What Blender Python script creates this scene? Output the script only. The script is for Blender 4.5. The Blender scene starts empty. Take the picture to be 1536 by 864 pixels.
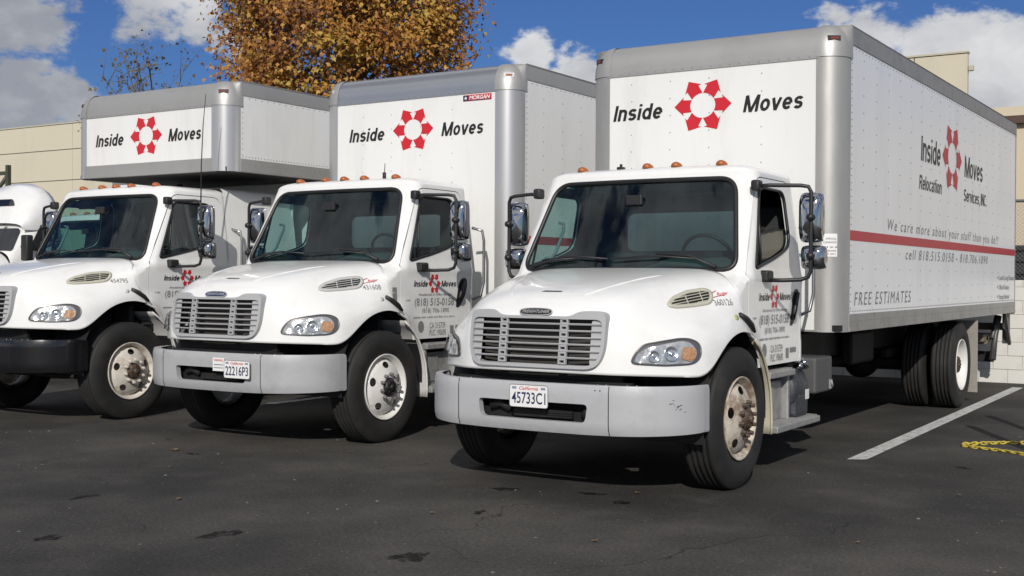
import bpy, bmesh, math, random
import numpy as np
from mathutils import Vector, Matrix
from mathutils.geometry import delaunay_2d_cdt
from mathutils.bvhtree import BVHTree
PI = math.pi; R = math.radians
scene = bpy.context.scene
C = scene.collection
random.seed(7)

# ------------------------------------------------------------------ camera
F_PX = 1808.8
CAM = Vector((4.3138, -6.9263, 1.5012)); YAW, PIT, ROL = 0.5665, -0.0087, 0.0049
fw = Vector((-math.sin(YAW)*math.cos(PIT), math.cos(YAW)*math.cos(PIT), math.sin(PIT)))
rt = Vector((math.cos(YAW), math.sin(YAW), 0)); up = rt.cross(fw)
rt = (rt*math.cos(ROL) + up*math.sin(ROL)).normalized(); up = rt.cross(fw)
cd = bpy.data.cameras.new('camera'); cam = bpy.data.objects.new('camera', cd); C.objects.link(cam)
M = Matrix.Identity(4)
for i in range(3):
    M[i][0], M[i][1], M[i][2], M[i][3] = rt[i], up[i], -fw[i], CAM[i]
cam.matrix_world = M
cd.sensor_width = 36; cd.lens = 36*F_PX/1536; cd.clip_end = 3000; cd.clip_start = 0.05
scene.camera = cam

# ------------------------------------------------------------------ sun, sky, exposure
SUN_H = Vector((0.47, -0.883)).normalized(); SUN_EL = R(29)
sun_dir = Vector((SUN_H.x*math.cos(SUN_EL), SUN_H.y*math.cos(SUN_EL), math.sin(SUN_EL)))
sl = bpy.data.lights.new('sun', 'SUN'); sl.energy = 4.0; sl.angle = R(0.53); sl.color = (1.0, 0.95, 0.875)
so = bpy.data.objects.new('sun', sl); C.objects.link(so)
so.rotation_euler = sun_dir.to_track_quat('Z', 'Y').to_euler(); so.location = sun_dir*60
world = bpy.data.worlds.new('World'); scene.world = world; world.use_nodes = True
wt = world.node_tree; wn = wt.nodes; wl = wt.links; wn.clear()
def wnode(t, **k):
    n = wn.new(t)
    for a, b in k.items(): setattr(n, a, b)
    return n
sky = wnode('ShaderNodeTexSky', sky_type='NISHITA', sun_disc=False, sun_elevation=SUN_EL,
            sun_rotation=math.atan2(sun_dir.x, sun_dir.y), altitude=100, air_density=1.0, dust_density=0.3, ozone_density=3.0)
tc = wnode('ShaderNodeTexCoord')
def math_node(op, a, b=None, c=None, clamp=False):
    n = wnode('ShaderNodeMath', operation=op); n.use_clamp = clamp
    for i, v in enumerate((a, b, c)):
        if v is None: continue
        if isinstance(v, (int, float)): n.inputs[i].default_value = v
        else: wl.new(v, n.inputs[i])
    return n.outputs[0]
def wnoise(scale, detail, rough, vec, dist=0.0):
    n = wnode('ShaderNodeTexNoise'); n.inputs['Scale'].default_value = scale; n.inputs['Detail'].default_value = detail
    n.inputs['Roughness'].default_value = rough; n.inputs['Distortion'].default_value = dist; wl.new(vec, n.inputs['Vector']); return n
def pix_dir(px, py):
    return (fw + rt*((px-768)/F_PX) - up*((py-432)/F_PX)).normalized()
mp = wnode('ShaderNodeMapping'); wl.new(tc.outputs['Generated'], mp.inputs['Vector'])
mp.inputs['Location'].default_value = (3.1, 1.7, 0.4); mp.inputs['Scale'].default_value = (1, 1, 1.7)
n_big = wnoise(3.2, 3, 0.5, mp.outputs[0]); n_puff = wnoise(15, 8, 0.6, mp.outputs[0], 0.15); n_fine = wnoise(45, 6, 0.6, mp.outputs[0])
# cloud banks: (direction through photo pixel, angular radius px, weight)
banks = [(25, 45, 72, .8), (-40, 120, 95, .95), (30, 125, 50, .6), (-130, 220, 150, .95), (235, 15, 55, .8), (305, 30, 50, .75), (355, 55, 38, .6), (92, 142, 34, .95), (128, 162, 30, .9), (50, 180, 40, .9), (172, 172, 28, .6), (10, 195, 55, .8),
         (795, 98, 38, 1.0), (858, 108, 34, .95), (758, 120, 28, .7), (828, 128, 42, .9),
         (1405, 88, 60, 1.0), (1490, 92, 62, 1.0), (1320, 72, 44, .9), (1250, 50, 30, .7), (1440, 150, 90, .9), (1550, 130, 80, 1.0), (1650, 140, 140, .95), (1380, 55, 30, .6), (1460, 45, 30, .5)]
acc = None
for px, py, rad, w in banks:
    d = pix_dir(px, py)
    vd = wnode('ShaderNodeVectorMath', operation='DOT_PRODUCT'); wl.new(tc.outputs['Generated'], vd.inputs[0]); vd.inputs[1].default_value = d
    k = (F_PX/rad)**2
    e = math_node('MULTIPLY', math_node('SUBTRACT', vd.outputs['Value'], 1.0), k)      # -(ang/rad)^2/2
    g = math_node('MULTIPLY', math_node('EXPONENT', e), w)
    acc = g if acc is None else math_node('MAXIMUM', acc, g)
# unseen rest of the sky: noise-driven broken cloud, thickened to whiten the fill light
vz = wnode('ShaderNodeVectorMath', operation='DOT_PRODUCT'); wl.new(tc.outputs['Generated'], vz.inputs[0]); vz.inputs[1].default_value = fw
outside = math_node('MULTIPLY', math_node('SUBTRACT', 0.86, vz.outputs['Value']), 6.0, clamp=True)
rest = math_node('MULTIPLY', math_node('MULTIPLY', math_node('SUBTRACT', n_big.outputs['Fac'], 0.40), 5.0, clamp=True), outside)
bias = math_node('MAXIMUM', acc, rest)
puff = math_node('ADD', math_node('MULTIPLY', n_puff.outputs['Fac'], 1.0), math_node('MULTIPLY', n_fine.outputs['Fac'], 0.35))
dens = math_node('ADD', math_node('MULTIPLY', bias, 0.62), math_node('SUBTRACT', math_node('MULTIPLY', puff, 1.25), 1.08))
mr = wnode('ShaderNodeMapRange', interpolation_type='SMOOTHSTEP'); wl.new(dens, mr.inputs['Value'])
mr.inputs['From Min'].default_value = 0.0; mr.inputs['From Max'].default_value = 0.20
mask = mr.outputs['Result']
# cloud brightness: puffy variation, greyer in the thick left bank
dl = pix_dir(-60, 110); vd = wnode('ShaderNodeVectorMath', operation='DOT_PRODUCT'); wl.new(tc.outputs['Generated'], vd.inputs[0]); vd.inputs[1].default_value = dl
grey = math_node('EXPONENT', math_node('MULTIPLY', math_node('SUBTRACT', vd.outputs['Value'], 1.0), (F_PX/190)**2))
mp2 = wnode('ShaderNodeMapping'); wl.new(tc.outputs['Generated'], mp2.inputs['Vector']); mp2.inputs['Location'].default_value = (3.1, 1.7, 0.4-0.035); mp2.inputs['Scale'].default_value = (1, 1, 1.7)
n_sh = wnoise(9, 5, 0.55, mp2.outputs[0])
shade = math_node('ADD', math_node('MULTIPLY', math_node('SUBTRACT', n_sh.outputs['Fac'], 0.5), 2.0), 0.80)
shade = math_node('SUBTRACT', shade, math_node('MULTIPLY', grey, 0.62))
shade = math_node('MAXIMUM', math_node('MINIMUM', shade, 1.0), 0.26)
cc = wnode('ShaderNodeMixRGB'); wl.new(shade, cc.inputs[0]); cc.inputs[1].default_value = (3.2, 3.7, 4.9, 1); cc.inputs[2].default_value = (14.0, 14.1, 14.3, 1)
tint = wnode('ShaderNodeMixRGB', blend_type='MULTIPLY'); tint.inputs[0].default_value = 1; wl.new(sky.outputs[0], tint.inputs[1]); tint.inputs[2].default_value = (0.47, 0.70, 1.16, 1)
mx = wnode('ShaderNodeMixRGB'); wl.new(mask, mx.inputs[0]); wl.new(tint.outputs[0], mx.inputs[1]); wl.new(cc.outputs[0], mx.inputs[2])
bg = wnode('ShaderNodeBackground'); wl.new(mx.outputs[0], bg.inputs['Color']); bg.inputs['Strength'].default_value = 0.062
wo = wnode('ShaderNodeOutputWorld'); wl.new(bg.outputs[0], wo.inputs['Surface'])
vs = scene.view_settings; vs.view_transform = 'Standard'; vs.look = 'None'; vs.exposure = -0.26; vs.gamma = 1.0; vs.use_curve_mapping = False
scene.cycles.max_bounces = 8; scene.cycles.transparent_max_bounces = 16

# ------------------------------------------------------------------ materials
MATS = {}
def mat(name, col, rough=0.5, metal=0.0, var=0.0, vscale=4.0, dirt=None, dirt_amt=0.0, dscale=3.0, bump=0.0, bscale=60.0, coat=0.0, spec=0.5, stretch=None, dlow=0.5):
    if name in MATS: return MATS[name]
    m = bpy.data.materials.new(name); m.use_nodes = True; t = m.node_tree; n = t.nodes; l = t.links
    b = n['Principled BSDF']; b.inputs['Base Color'].default_value = (*col, 1); b.inputs['Roughness'].default_value = rough
    b.inputs['Metallic'].default_value = metal; b.inputs['Coat Weight'].default_value = coat; b.inputs['Coat Roughness'].default_value = 0.05
    b.inputs['Specular IOR Level'].default_value = spec
    co = n.new('ShaderNodeTexCoord'); vec = co.outputs['Object']
    if stretch:
        mpn = n.new('ShaderNodeMapping'); mpn.inputs['Scale'].default_value = stretch; l.new(vec, mpn.inputs['Vector']); vec = mpn.outputs[0]
    cur = None
    if var:
        t1 = n.new('ShaderNodeTexNoise'); t1.inputs['Scale'].default_value = vscale; t1.inputs['Detail'].default_value = 6; t1.inputs['Roughness'].default_value = 0.6; l.new(vec, t1.inputs['Vector'])
        x = n.new('ShaderNodeMixRGB'); l.new(t1.outputs['Fac'], x.inputs[0])
        x.inputs[1].default_value = (*[c*(1-var) for c in col], 1); x.inputs[2].default_value = (*[min(1, c*(1+var)) for c in col], 1); cur = x.outputs[0]
        rr = n.new('ShaderNodeMapRange'); l.new(t1.outputs['Fac'], rr.inputs['Value']); rr.inputs['To Min'].default_value = max(0, rough-0.12*min(1, var*3)); rr.inputs['To Max'].default_value = min(1, rough+0.12*min(1, var*3)); l.new(rr.outputs[0], b.inputs['Roughness'])
    if dirt:
        t2 = n.new('ShaderNodeTexNoise'); t2.inputs['Scale'].default_value = dscale; t2.inputs['Detail'].default_value = 9; t2.inputs['Roughness'].default_value = 0.68; l.new(vec, t2.inputs['Vector'])
        r2 = n.new('ShaderNodeMapRange'); r2.inputs['From Min'].default_value = dlow; r2.inputs['From Max'].default_value = dlow+0.2; r2.inputs['To Max'].default_value = dirt_amt; l.new(t2.outputs['Fac'], r2.inputs['Value'])
        x2 = n.new('ShaderNodeMixRGB'); l.new(r2.outputs[0], x2.inputs[0]); x2.inputs[2].default_value = (*dirt, 1)
        if cur: l.new(cur, x2.inputs[1])
        else: x2.inputs[1].default_value = (*col, 1)
        cur = x2.outputs[0]
    if cur: l.new(cur, b.inputs['Base Color'])
    if bump:
        t3 = n.new('ShaderNodeTexNoise'); t3.inputs['Scale'].default_value = bscale; t3.inputs['Detail'].default_value = 4; l.new(vec, t3.inputs['Vector'])
        bn = n.new('ShaderNodeBump'); bn.inputs['Strength'].default_value = bump; bn.inputs['Distance'].default_value = 0.01; l.new(t3.outputs['Fac'], bn.inputs['Height']); l.new(bn.outputs[0], b.inputs['Normal'])
    MATS[name] = m; return m
paint = mat('white_paint', (.80, .80, .785), .26, var=.03, vscale=2.2, dirt=(.58, .56, .50), dirt_amt=.30, dscale=3.2, coat=.5, dlow=.52, bump=.03, bscale=2.2)
panel_w = mat('box_panel_white', (.78, .78, .765), .40, var=.04, vscale=.8, dirt=(.58, .575, .55), dirt_amt=.35, dscale=2.0, stretch=(2.2, 2.2, .35), bump=.14, bscale=1.6)
side_w = mat('box_side_white', (.79, .80, .81), .34, var=.04, vscale=1.6, dirt=(.60, .62, .66), dirt_amt=.35, dscale=1.5, stretch=(1, 2.4, .35), bump=.05, bscale=3)
alum = mat('brushed_aluminium', (.44, .435, .42), .44, .55, var=.10, vscale=5, dirt=(.26, .255, .245), dirt_amt=.35, dscale=4, stretch=(1, 1, .25), bump=.05, bscale=30)
alum_rail = mat('rail_aluminium', (.43, .425, .41), .46, .5, var=.07, vscale=3, dirt=(.30, .29, .28), dirt_amt=.3, dscale=2.5)
alum_blue = mat('rail_clean_aluminium', (.45, .46, .48), .3, .75, var=.05, vscale=2)
alum_new = mat('clean_aluminium', (.54, .54, .54), .33, .62, var=.08, vscale=4, dirt=(.3, .3, .3), dirt_amt=.2, dscale=4, stretch=(1, 1, .2))
alum_dull = mat('dull_aluminium', (.36, .355, .345), .5, .6, var=.12, vscale=4, dirt=(.17, .16, .15), dirt_amt=.5, dscale=5)
rivet_m = mat('rivet_steel', (.24, .24, .235), .5, .3)
black_p = mat('black_plastic', (.018, .018, .019), .48, bump=.04, bscale=200)
rubber = mat('tyre_rubber', (.014, .0137, .0135), .75, var=.3, vscale=8, dirt=(.05, .046, .04), dirt_amt=.45, dscale=3.5, bump=.12, bscale=90)
seal = mat('black_seal', (.012, .012, .013), .42)
chrome = mat('chrome', (.42, .43, .45), .09, 1.0, bump=.05, bscale=6)
chrome_b = mat('lamp_chrome', (.75, .75, .74), .12, .9)
grey_pl = mat('grille_grey', (.40, .405, .415), .45, var=.05)
slat_m = mat('grille_slat_silver', (.56, .56, .56), .3, .45, var=.05)
bump_gr = mat('bumper_grey', (.43, .437, .452), .42, var=.05, vscale=3, dirt=(.27, .27, .28), dirt_amt=.35, dscale=4)
bump_bk = mat('bumper_dark', (.007, .007, .0085), .25, var=.1, coat=.5)
chassis_m = mat('chassis_black', (.008, .0078, .0076), .7, var=.3, vscale=5, dirt=(.03, .026, .022), dirt_amt=.4, dscale=6)
rad_m = mat('radiator', (.05, .046, .043), .6, var=.2, vscale=30, stretch=(1, 1, 14))
steel_gr = mat('step_steel', (.36, .36, .355), .5, .4, var=.2, vscale=10, dirt=(.10, .09, .08), dirt_amt=.5, dscale=9)
plastic_gr = mat('battery_box_grey', (.085, .085, .088), .6, var=.1)
rim_w = mat('wheel_white', (.74, .73, .70), .4, var=.05, dirt=(.30, .25, .19), dirt_amt=.35, dscale=9, dlow=.55)
rim_cream = mat('wheel_dirty_white', (.66, .62, .55), .5, var=.08, dirt=(.22, .14, .08), dirt_amt=.75, dscale=8, dlow=.48)
rim_rusty = mat('wheel_rusty_white', (.58, .53, .45), .55, var=.12, dirt=(.17, .10, .055), dirt_amt=.85, dscale=7, dlow=.42)
hub_rust = mat('hub_rust', (.075, .045, .03), .75, .2, var=.5, vscale=18, dirt=(.25, .24, .22), dirt_amt=.5, dscale=24)
hub_dark = mat('hub_dark', (.02, .02, .021), .45, .3, var=.3, vscale=14)
lug_grey = mat('lug_grey', (.20, .195, .19), .5, .5, var=.3, vscale=30)
splash_d = mat('splash_guard_dirty', (.50, .47, .36), .6, var=.12, vscale=8, dirt=(.10, .08, .045), dirt_amt=.9, dscale=11, dlow=.55)
splash_w = mat('splash_guard_white', (.66, .65, .63), .5, var=.08, vscale=6, dirt=(.3, .28, .24), dirt_amt=.4, dscale=8)
vent_m = mat('vent_beige', (.50, .49, .40), .5, var=.06)
vent_g = mat('vent_grey', (.52, .52, .50), .5, var=.06)
amber = mat('amber_lens', (.36, .105, .028), .35, var=.35, vscale=40)
amber_turn = mat('turn_signal_lens', (.50, .26, .12), .2, var=.7, vscale=60, bump=.3, bscale=90)
red_l = mat('red_lens', (.22, .035, .02), .3)
refl = mat('headlight_reflector', (.60, .595, .58), .24, .55, var=.35, vscale=22, bump=.8, bscale=16)
dash_m = mat('dashboard_grey', (.085, .09, .09), .7, bump=.05, bscale=200)
seat_m = mat('seat_fabric', (.016, .019, .026), .9, bump=.1, bscale=150)
inter_m = mat('cab_lining', (.030, .031, .033), .85)
white_m = mat('decal_white', (.80, .80, .79), .45)
ink = mat('lettering_black', (.016, .015, .015), .45)
ink_g = mat('lettering_grey', (.22, .22, .22), .5)
ink_blue = mat('plate_blue', (.03, .04, .10), .5)
red_d = mat('decal_red', (.56, .018, .030), .4, var=.05, vscale=3)
red_side = mat('decal_red_faded', (.44, .035, .05), .45, var=.12, vscale=4)
navy = mat('decal_navy', (.03, .03, .07), .4)
def glass(name, tintc, refl_f=1.0, dark=0.0):
    m = bpy.data.materials.new(name); m.use_nodes = True; t = m.node_tree; n = t.nodes; l = t.links; n.clear()
    tr = n.new('ShaderNodeBsdfTransparent'); tr.inputs[0].default_value = (*tintc, 1)
    gl = n.new('ShaderNodeBsdfGlossy'); gl.inputs['Roughness'].default_value = .02; gl.inputs[0].default_value = (.9, .95, 1, 1)
    lw = n.new('ShaderNodeLayerWeight'); lw.inputs[0].default_value = .5; pw = n.new('ShaderNodeMath'); pw.operation = 'POWER'; l.new(lw.outputs['Facing'], pw.inputs[0]); pw.inputs[1].default_value = 4.5
    fr = n.new('ShaderNodeMath'); fr.operation = 'MULTIPLY_ADD'; l.new(pw.outputs[0], fr.inputs[0]); fr.inputs[1].default_value = .95; fr.inputs[2].default_value = .05
    mm = n.new('ShaderNodeMath'); mm.operation = 'MULTIPLY_ADD'; l.new(fr.outputs[0], mm.inputs[0]); mm.inputs[1].default_value = refl_f; mm.inputs[2].default_value = 0.0; mm.use_clamp = True
    # dust film
    co = n.new('ShaderNodeTexCoord'); ns = n.new('ShaderNodeTexNoise'); ns.inputs['Scale'].default_value = 2.2; ns.inputs['Detail'].default_value = 8; l.new(co.outputs['Object'], ns.inputs['Vector'])
    rg = n.new('ShaderNodeMapRange'); rg.inputs['From Min'].default_value = .45; rg.inputs['From Max'].default_value = .8; rg.inputs['To Min'].default_value = .003; rg.inputs['To Max'].default_value = .035; l.new(ns.outputs[0], rg.inputs['Value'])
    df = n.new('ShaderNodeBsdfDiffuse'); df.inputs[0].default_value = (.52, .62, .60, 1)
    m1 = n.new('ShaderNodeMixShader'); l.new(rg.outputs[0], m1.inputs[0]); l.new(tr.outputs[0], m1.inputs[1]); l.new(df.outputs[0], m1.inputs[2])
    m2 = n.new('ShaderNodeMixShader'); l.new(mm.outputs[0], m2.inputs[0]); l.new(m1.outputs[0], m2.inputs[1]); l.new(gl.outputs[0], m2.inputs[2])
    o = n.new('ShaderNodeOutputMaterial'); l.new(m2.outputs[0], o.inputs[0]); return m
glass_ws = glass('windshield_glass', (.44, .66, .65), 1.0)
glass_side = glass('door_glass', (.72, .80, .77), 1.1)
glass_rear = glass('rear_window_glass', (.40, .47, .48), 1.0)
glass_lens = glass('clear_lens', (.93, .94, .95), 1.0)

# ------------------------------------------------------------------ mesh helpers
class MB:
    def __init__(s): s.v = []; s.f = []; s.sm = []
    def add(s, vs_, fs, smooth=False):
        o = len(s.v); s.v += [tuple(p) for p in vs_]; s.f += [tuple(i+o for i in f) for f in fs]; s.sm += [smooth]*len(fs); return s
    def box(s, x0, x1, y0, y1, z0, z1, b=0.0, seg=2):
        bm = bmesh.new(); bmesh.ops.create_cube(bm, size=1)
        for v in bm.verts: v.co = Vector((x0+(v.co.x+.5)*(x1-x0), y0+(v.co.y+.5)*(y1-y0), z0+(v.co.z+.5)*(z1-z0)))
        if b: bmesh.ops.bevel(bm, geom=bm.edges[:], offset=b, segments=seg, affect='EDGES', profile=.5)
        return s.bm(bm, b > 0 and seg > 2)
    def bm(s, bm, smooth=False):
        bm.verts.index_update(); s.add([v.co[:] for v in bm.verts], [[v.index for v in f.verts] for f in bm.faces], smooth); bm.free(); return s
    def tube(s, path, r, n=8, closed=False, cap=True):
        P = [Vector(p) for p in path]; N = len(P); rings = []; u = None
        for i in range(N):
            a = P[(i-1) % N] if (closed or i > 0) else P[i]; b = P[(i+1) % N] if (closed or i < N-1) else P[i]
            t = (b-a).normalized()
            if u is None: u = t.orthogonal().normalized()
            u = (u - t*u.dot(t)).normalized(); w = t.cross(u); rr = r[i] if isinstance(r, (list, tuple)) else r
            rings.append([P[i] + (u*math.cos(2*PI*k/n) + w*math.sin(2*PI*k/n))*rr for k in range(n)])
        vs_ = [p for ring in rings for p in ring]; fs = []
        for i in range(N if closed else N-1):
            j = (i+1) % N
            for k in range(n): fs.append((i*n+k, i*n+(k+1) % n, j*n+(k+1) % n, j*n+k))
        if cap and not closed: fs.append(tuple(range(n-1, -1, -1))); fs.append(tuple((N-1)*n+k for k in range(n)))
        return s.add(vs_, fs, True)
    def lathe(s, prof, n=48, axis='x', c=(0, 0, 0), closed=False, smooth=True, a0=0, a1=2*PI):
        full = abs(a1-a0-2*PI) < 1e-6; nn = n if full else n+1; vs_ = []; fs = []
        for r, h in prof:
            for k in range(nn):
                a = a0+(a1-a0)*k/n
                p = {'x': (h, r*math.cos(a), r*math.sin(a)), 'z': (r*math.cos(a), r*math.sin(a), h), 'y': (r*math.cos(a), h, r*math.sin(a))}[axis]
                vs_.append((p[0]+c[0], p[1]+c[1], p[2]+c[2]))
        m = len(prof)
        for i in range(m if closed else m-1):
            j = (i+1) % m
            for k in range(n if full else n):
                q = (k+1) % nn
                if not full and k == n: continue
                fs.append((i*nn+k, i*nn+q, j*nn+q, j*nn+k))
        return s.add(vs_, fs, smooth)
    def grid(s, P, smooth=True, flip=False):
        a = len(P); b = len(P[0]); vs_ = [p for row in P for p in row]; fs = []
        for i in range(a-1):
            for j in range(b-1):
                q = (i*b+j, (i+1)*b+j, (i+1)*b+j+1, i*b+j+1); fs.append(q[::-1] if flip else q)
        return s.add(vs_, fs, smooth)
    def mesh(s, name):
        me = bpy.data.meshes.new(name); me.from_pydata(s.v, [], s.f); me.update()
        me.polygons.foreach_set('use_smooth', s.sm); return me
CACHE = {}
def part(name, mb, material, parent, lift=0.0, loc=None, key=None, label=None, kind=None, solid=0.0, sub=0):
    """link one mesh object; mb may be an MB, a Mesh or a function that makes an MB (cached by key)"""
    if key is not None and key in CACHE: me = CACHE[key]
    else:
        if callable(mb): mb = mb()
        me = mb.mesh(name) if isinstance(mb, MB) else mb
        if key is not None: CACHE[key] = me
    if not me.materials: me.materials.append(material)
    elif me.materials[0] != material: me = me.copy(); me.materials[0] = material
    o = bpy.data.objects.new(name, me); C.objects.link(o); o.parent = parent
    o.location = loc if loc is not None else (0, 0, lift)
    if label: o['label'] = label
    if kind: o['kind'] = kind
    if sub: m = o.modifiers.new('s', 'SUBSURF'); m.levels = m.render_levels = sub
    if solid: m = o.modifiers.new('t', 'SOLIDIFY'); m.thickness = solid; m.offset = -1
    return o
def thing(name, label, cat, loc=(0, 0, 0), group=None, rz=0):
    o = bpy.data.objects.new(name, None); C.objects.link(o); o.location = loc; o.rotation_euler = (0, 0, rz)
    o.empty_display_size = .2; o['label'] = label; o['category'] = cat
    if group: o['group'] = group
    return o
def tag(o, label, cat, group=None):
    o['label'] = label; o['category'] = cat
    if group: o['group'] = group
    return o
def rounded(poly, rad, n=6):
    out = []; N = len(poly)
    for i in range(N):
        p = Vector(poly[i]).to_2d(); a = Vector(poly[i-1]).to_2d(); b = Vector(poly[(i+1) % N]).to_2d()
        r = rad[i] if isinstance(rad, (list, tuple)) else rad
        if r <= 0: out.append((p.x, p.y)); continue
        da = a-p; db = b-p; ra = min(r, da.length*.48); rb = min(r, db.length*.48)
        s = p+da.normalized()*ra; e = p+db.normalized()*rb
        for k in range(n+1):
            t = k/n; q = s*(1-t)**2 + p*2*t*(1-t) + e*t*t; out.append((q.x, q.y))
    return out
def resample(poly, step):
    out = []; N = len(poly)
    for i in range(N):
        a = Vector(poly[i]); b = Vector(poly[(i+1) % N]); n = max(1, int(math.ceil((b-a).length/step)))
        for k in range(n): q = a.lerp(b, k/n); out.append((q.x, q.y))
    return out
def inside(p, poly):
    x, y = p; c = False; j = len(poly)-1
    for i in range(len(poly)):
        xi, yi = poly[i]; xj, yj = poly[j]
        if (yi > y) != (yj > y) and x < (xj-xi)*(y-yi)/(yj-yi)+xi: c = not c
        j = i
    return c
def offset_poly(poly, d):
    """inset a CCW/CW polygon by d (positive shrinks)"""
    A = sum(poly[i-1][0]*poly[i][1]-poly[i][0]*poly[i-1][1] for i in range(len(poly))); sg = 1 if A > 0 else -1
    out = []; N = len(poly)
    for i in range(N):
        a = Vector(poly[i-1]); p = Vector(poly[i]); b = Vector(poly[(i+1) % N])
        t = (b-a); t = t.normalized() if t.length > 1e-9 else Vector((1, 0)); nrm = Vector((-t.y, t.x))*sg; q = p+nrm*d; out.append((q.x, q.y))
    return out
def patch(outer, holes, fn, step=.05, flip=False):
    """triangulated sheet over a 2-D outline with holes, mapped to 3-D by fn"""
    outer = resample(outer, step); holes = [resample(h, step) for h in holes]
    pts = [Vector(p) for p in outer]; ed = [(i, (i+1) % len(outer)) for i in range(len(outer))]
    for h in holes:
        o = len(pts); pts += [Vector(p) for p in h]; ed += [(o+i, o+(i+1) % len(h)) for i in range(len(h))]
    xs = [p[0] for p in outer]; ys = [p[1] for p in outer]
    nb = len(pts); bnd = np.array([(p.x, p.y) for p in pts])
    x = min(xs)+step*.5; row = 0
    while x < max(xs):
        y = min(ys)+step*(.5 if row % 2 else .25)
        while y < max(ys):
            if inside((x, y), outer) and not any(inside((x, y), h) for h in holes) and np.min(np.hypot(bnd[:, 0]-x, bnd[:, 1]-y)) > step*.5: pts.append(Vector((x, y)))
            y += step
        x += step*.9; row += 1
    r = delaunay_2d_cdt(pts, ed, [], 0, 1e-6); V = r[0]; fs = []
    for f in r[2]:
        c = ((V[f[0]].x+V[f[1]].x+V[f[2]].x)/3, (V[f[0]].y+V[f[1]].y+V[f[2]].y)/3)
        if inside(c, outer) and not any(inside(c, h) for h in holes): fs.append(tuple(f)[::-1] if flip else tuple(f))
    return MB().add([fn(p.x, p.y) for p in V], fs, True)
def extrude_poly(outer, fn, depth_vec, holes=(), step=.2):
    """solid plate: outline mapped by fn, thickened along depth_vec"""
    mb = patch(outer, list(holes), fn, step); d = Vector(depth_vec); n = len(mb.v); fs = list(mb.f)
    mb.sm = [False]*len(fs); mb.add([Vector(p)+d for p in mb.v], [f[::-1] for f in fs])
    for loop in [outer]+list(holes):
        lp = resample(loop, step); a = [Vector(fn(*p)) for p in lp]; k = len(a)
        mb.add(a+[p+d for p in a], [(i, i+k, (i+1) % k+k, (i+1) % k) for i in range(k)])
    return mb
TXT = {}
def text_verts(s, size=1.0, shear=0.0, bold=0.0, align='CENTER', space=1.0):
    k = (s, shear, bold, align, space)
    if k not in TXT:
        cu = bpy.data.curves.new('t', 'FONT'); cu.body = s; cu.shear = shear; cu.offset = bold; cu.align_x = align; cu.space_character = space; cu.resolution_u = 3
        ob = bpy.data.objects.new('t', cu); C.objects.link(ob); dg = bpy.context.evaluated_depsgraph_get(); me = bpy.data.meshes.new_from_object(ob.evaluated_get(dg))
        TXT[k] = ([v.co[:2] for v in me.vertices], [tuple(p.vertices) for p in me.polygons]); bpy.data.objects.remove(ob); bpy.data.curves.remove(cu); bpy.data.meshes.remove(me)
    return TXT[k]
def text_fit(s, x0, x1, base, cap, fn, shear=0.0, bold=0.0, space=1.0, mb=None):
    """lettering stretched to run from x0 to x1 on the baseline, capital height cap, mapped by fn(x, z)"""
    v, f = text_verts(s, shear=shear, bold=bold, space=space)
    xs = [p[0] for p in v]; a, b = min(xs), max(xs); ch = 0.69
    mb = mb or MB(); return mb.add([fn(x0+(p[0]-a)/(b-a)*(x1-x0), base+p[1]/ch*cap) for p in v], f)
def ribbon(pts, w, closed=False):
    """flat stroke of width w along a polyline (mitred)"""
    P = [Vector(p) for p in pts]; N = len(P); a = []; b = []
    for i in range(N):
        d0 = (P[i]-P[i-1]).normalized() if (i > 0 or closed) else None; d1 = (P[(i+1) % N]-P[i]).normalized() if (i < N-1 or closed) else None
        d0 = d0 or d1; d1 = d1 or d0; n0 = Vector((-d0.y, d0.x)); n1 = Vector((-d1.y, d1.x)); m = (n0+n1)
        m = m.normalized() if m.length > 1e-6 else n0; k = min(1.9, 1/max(.3, m.dot(n0))); a.append(P[i]+m*k*w/2); b.append(P[i]-m*k*w/2)
    return a+b, [(i, (i+1) % N, (i+1) % N+N, i+N) for i in range(N if closed else N-1)]
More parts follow.
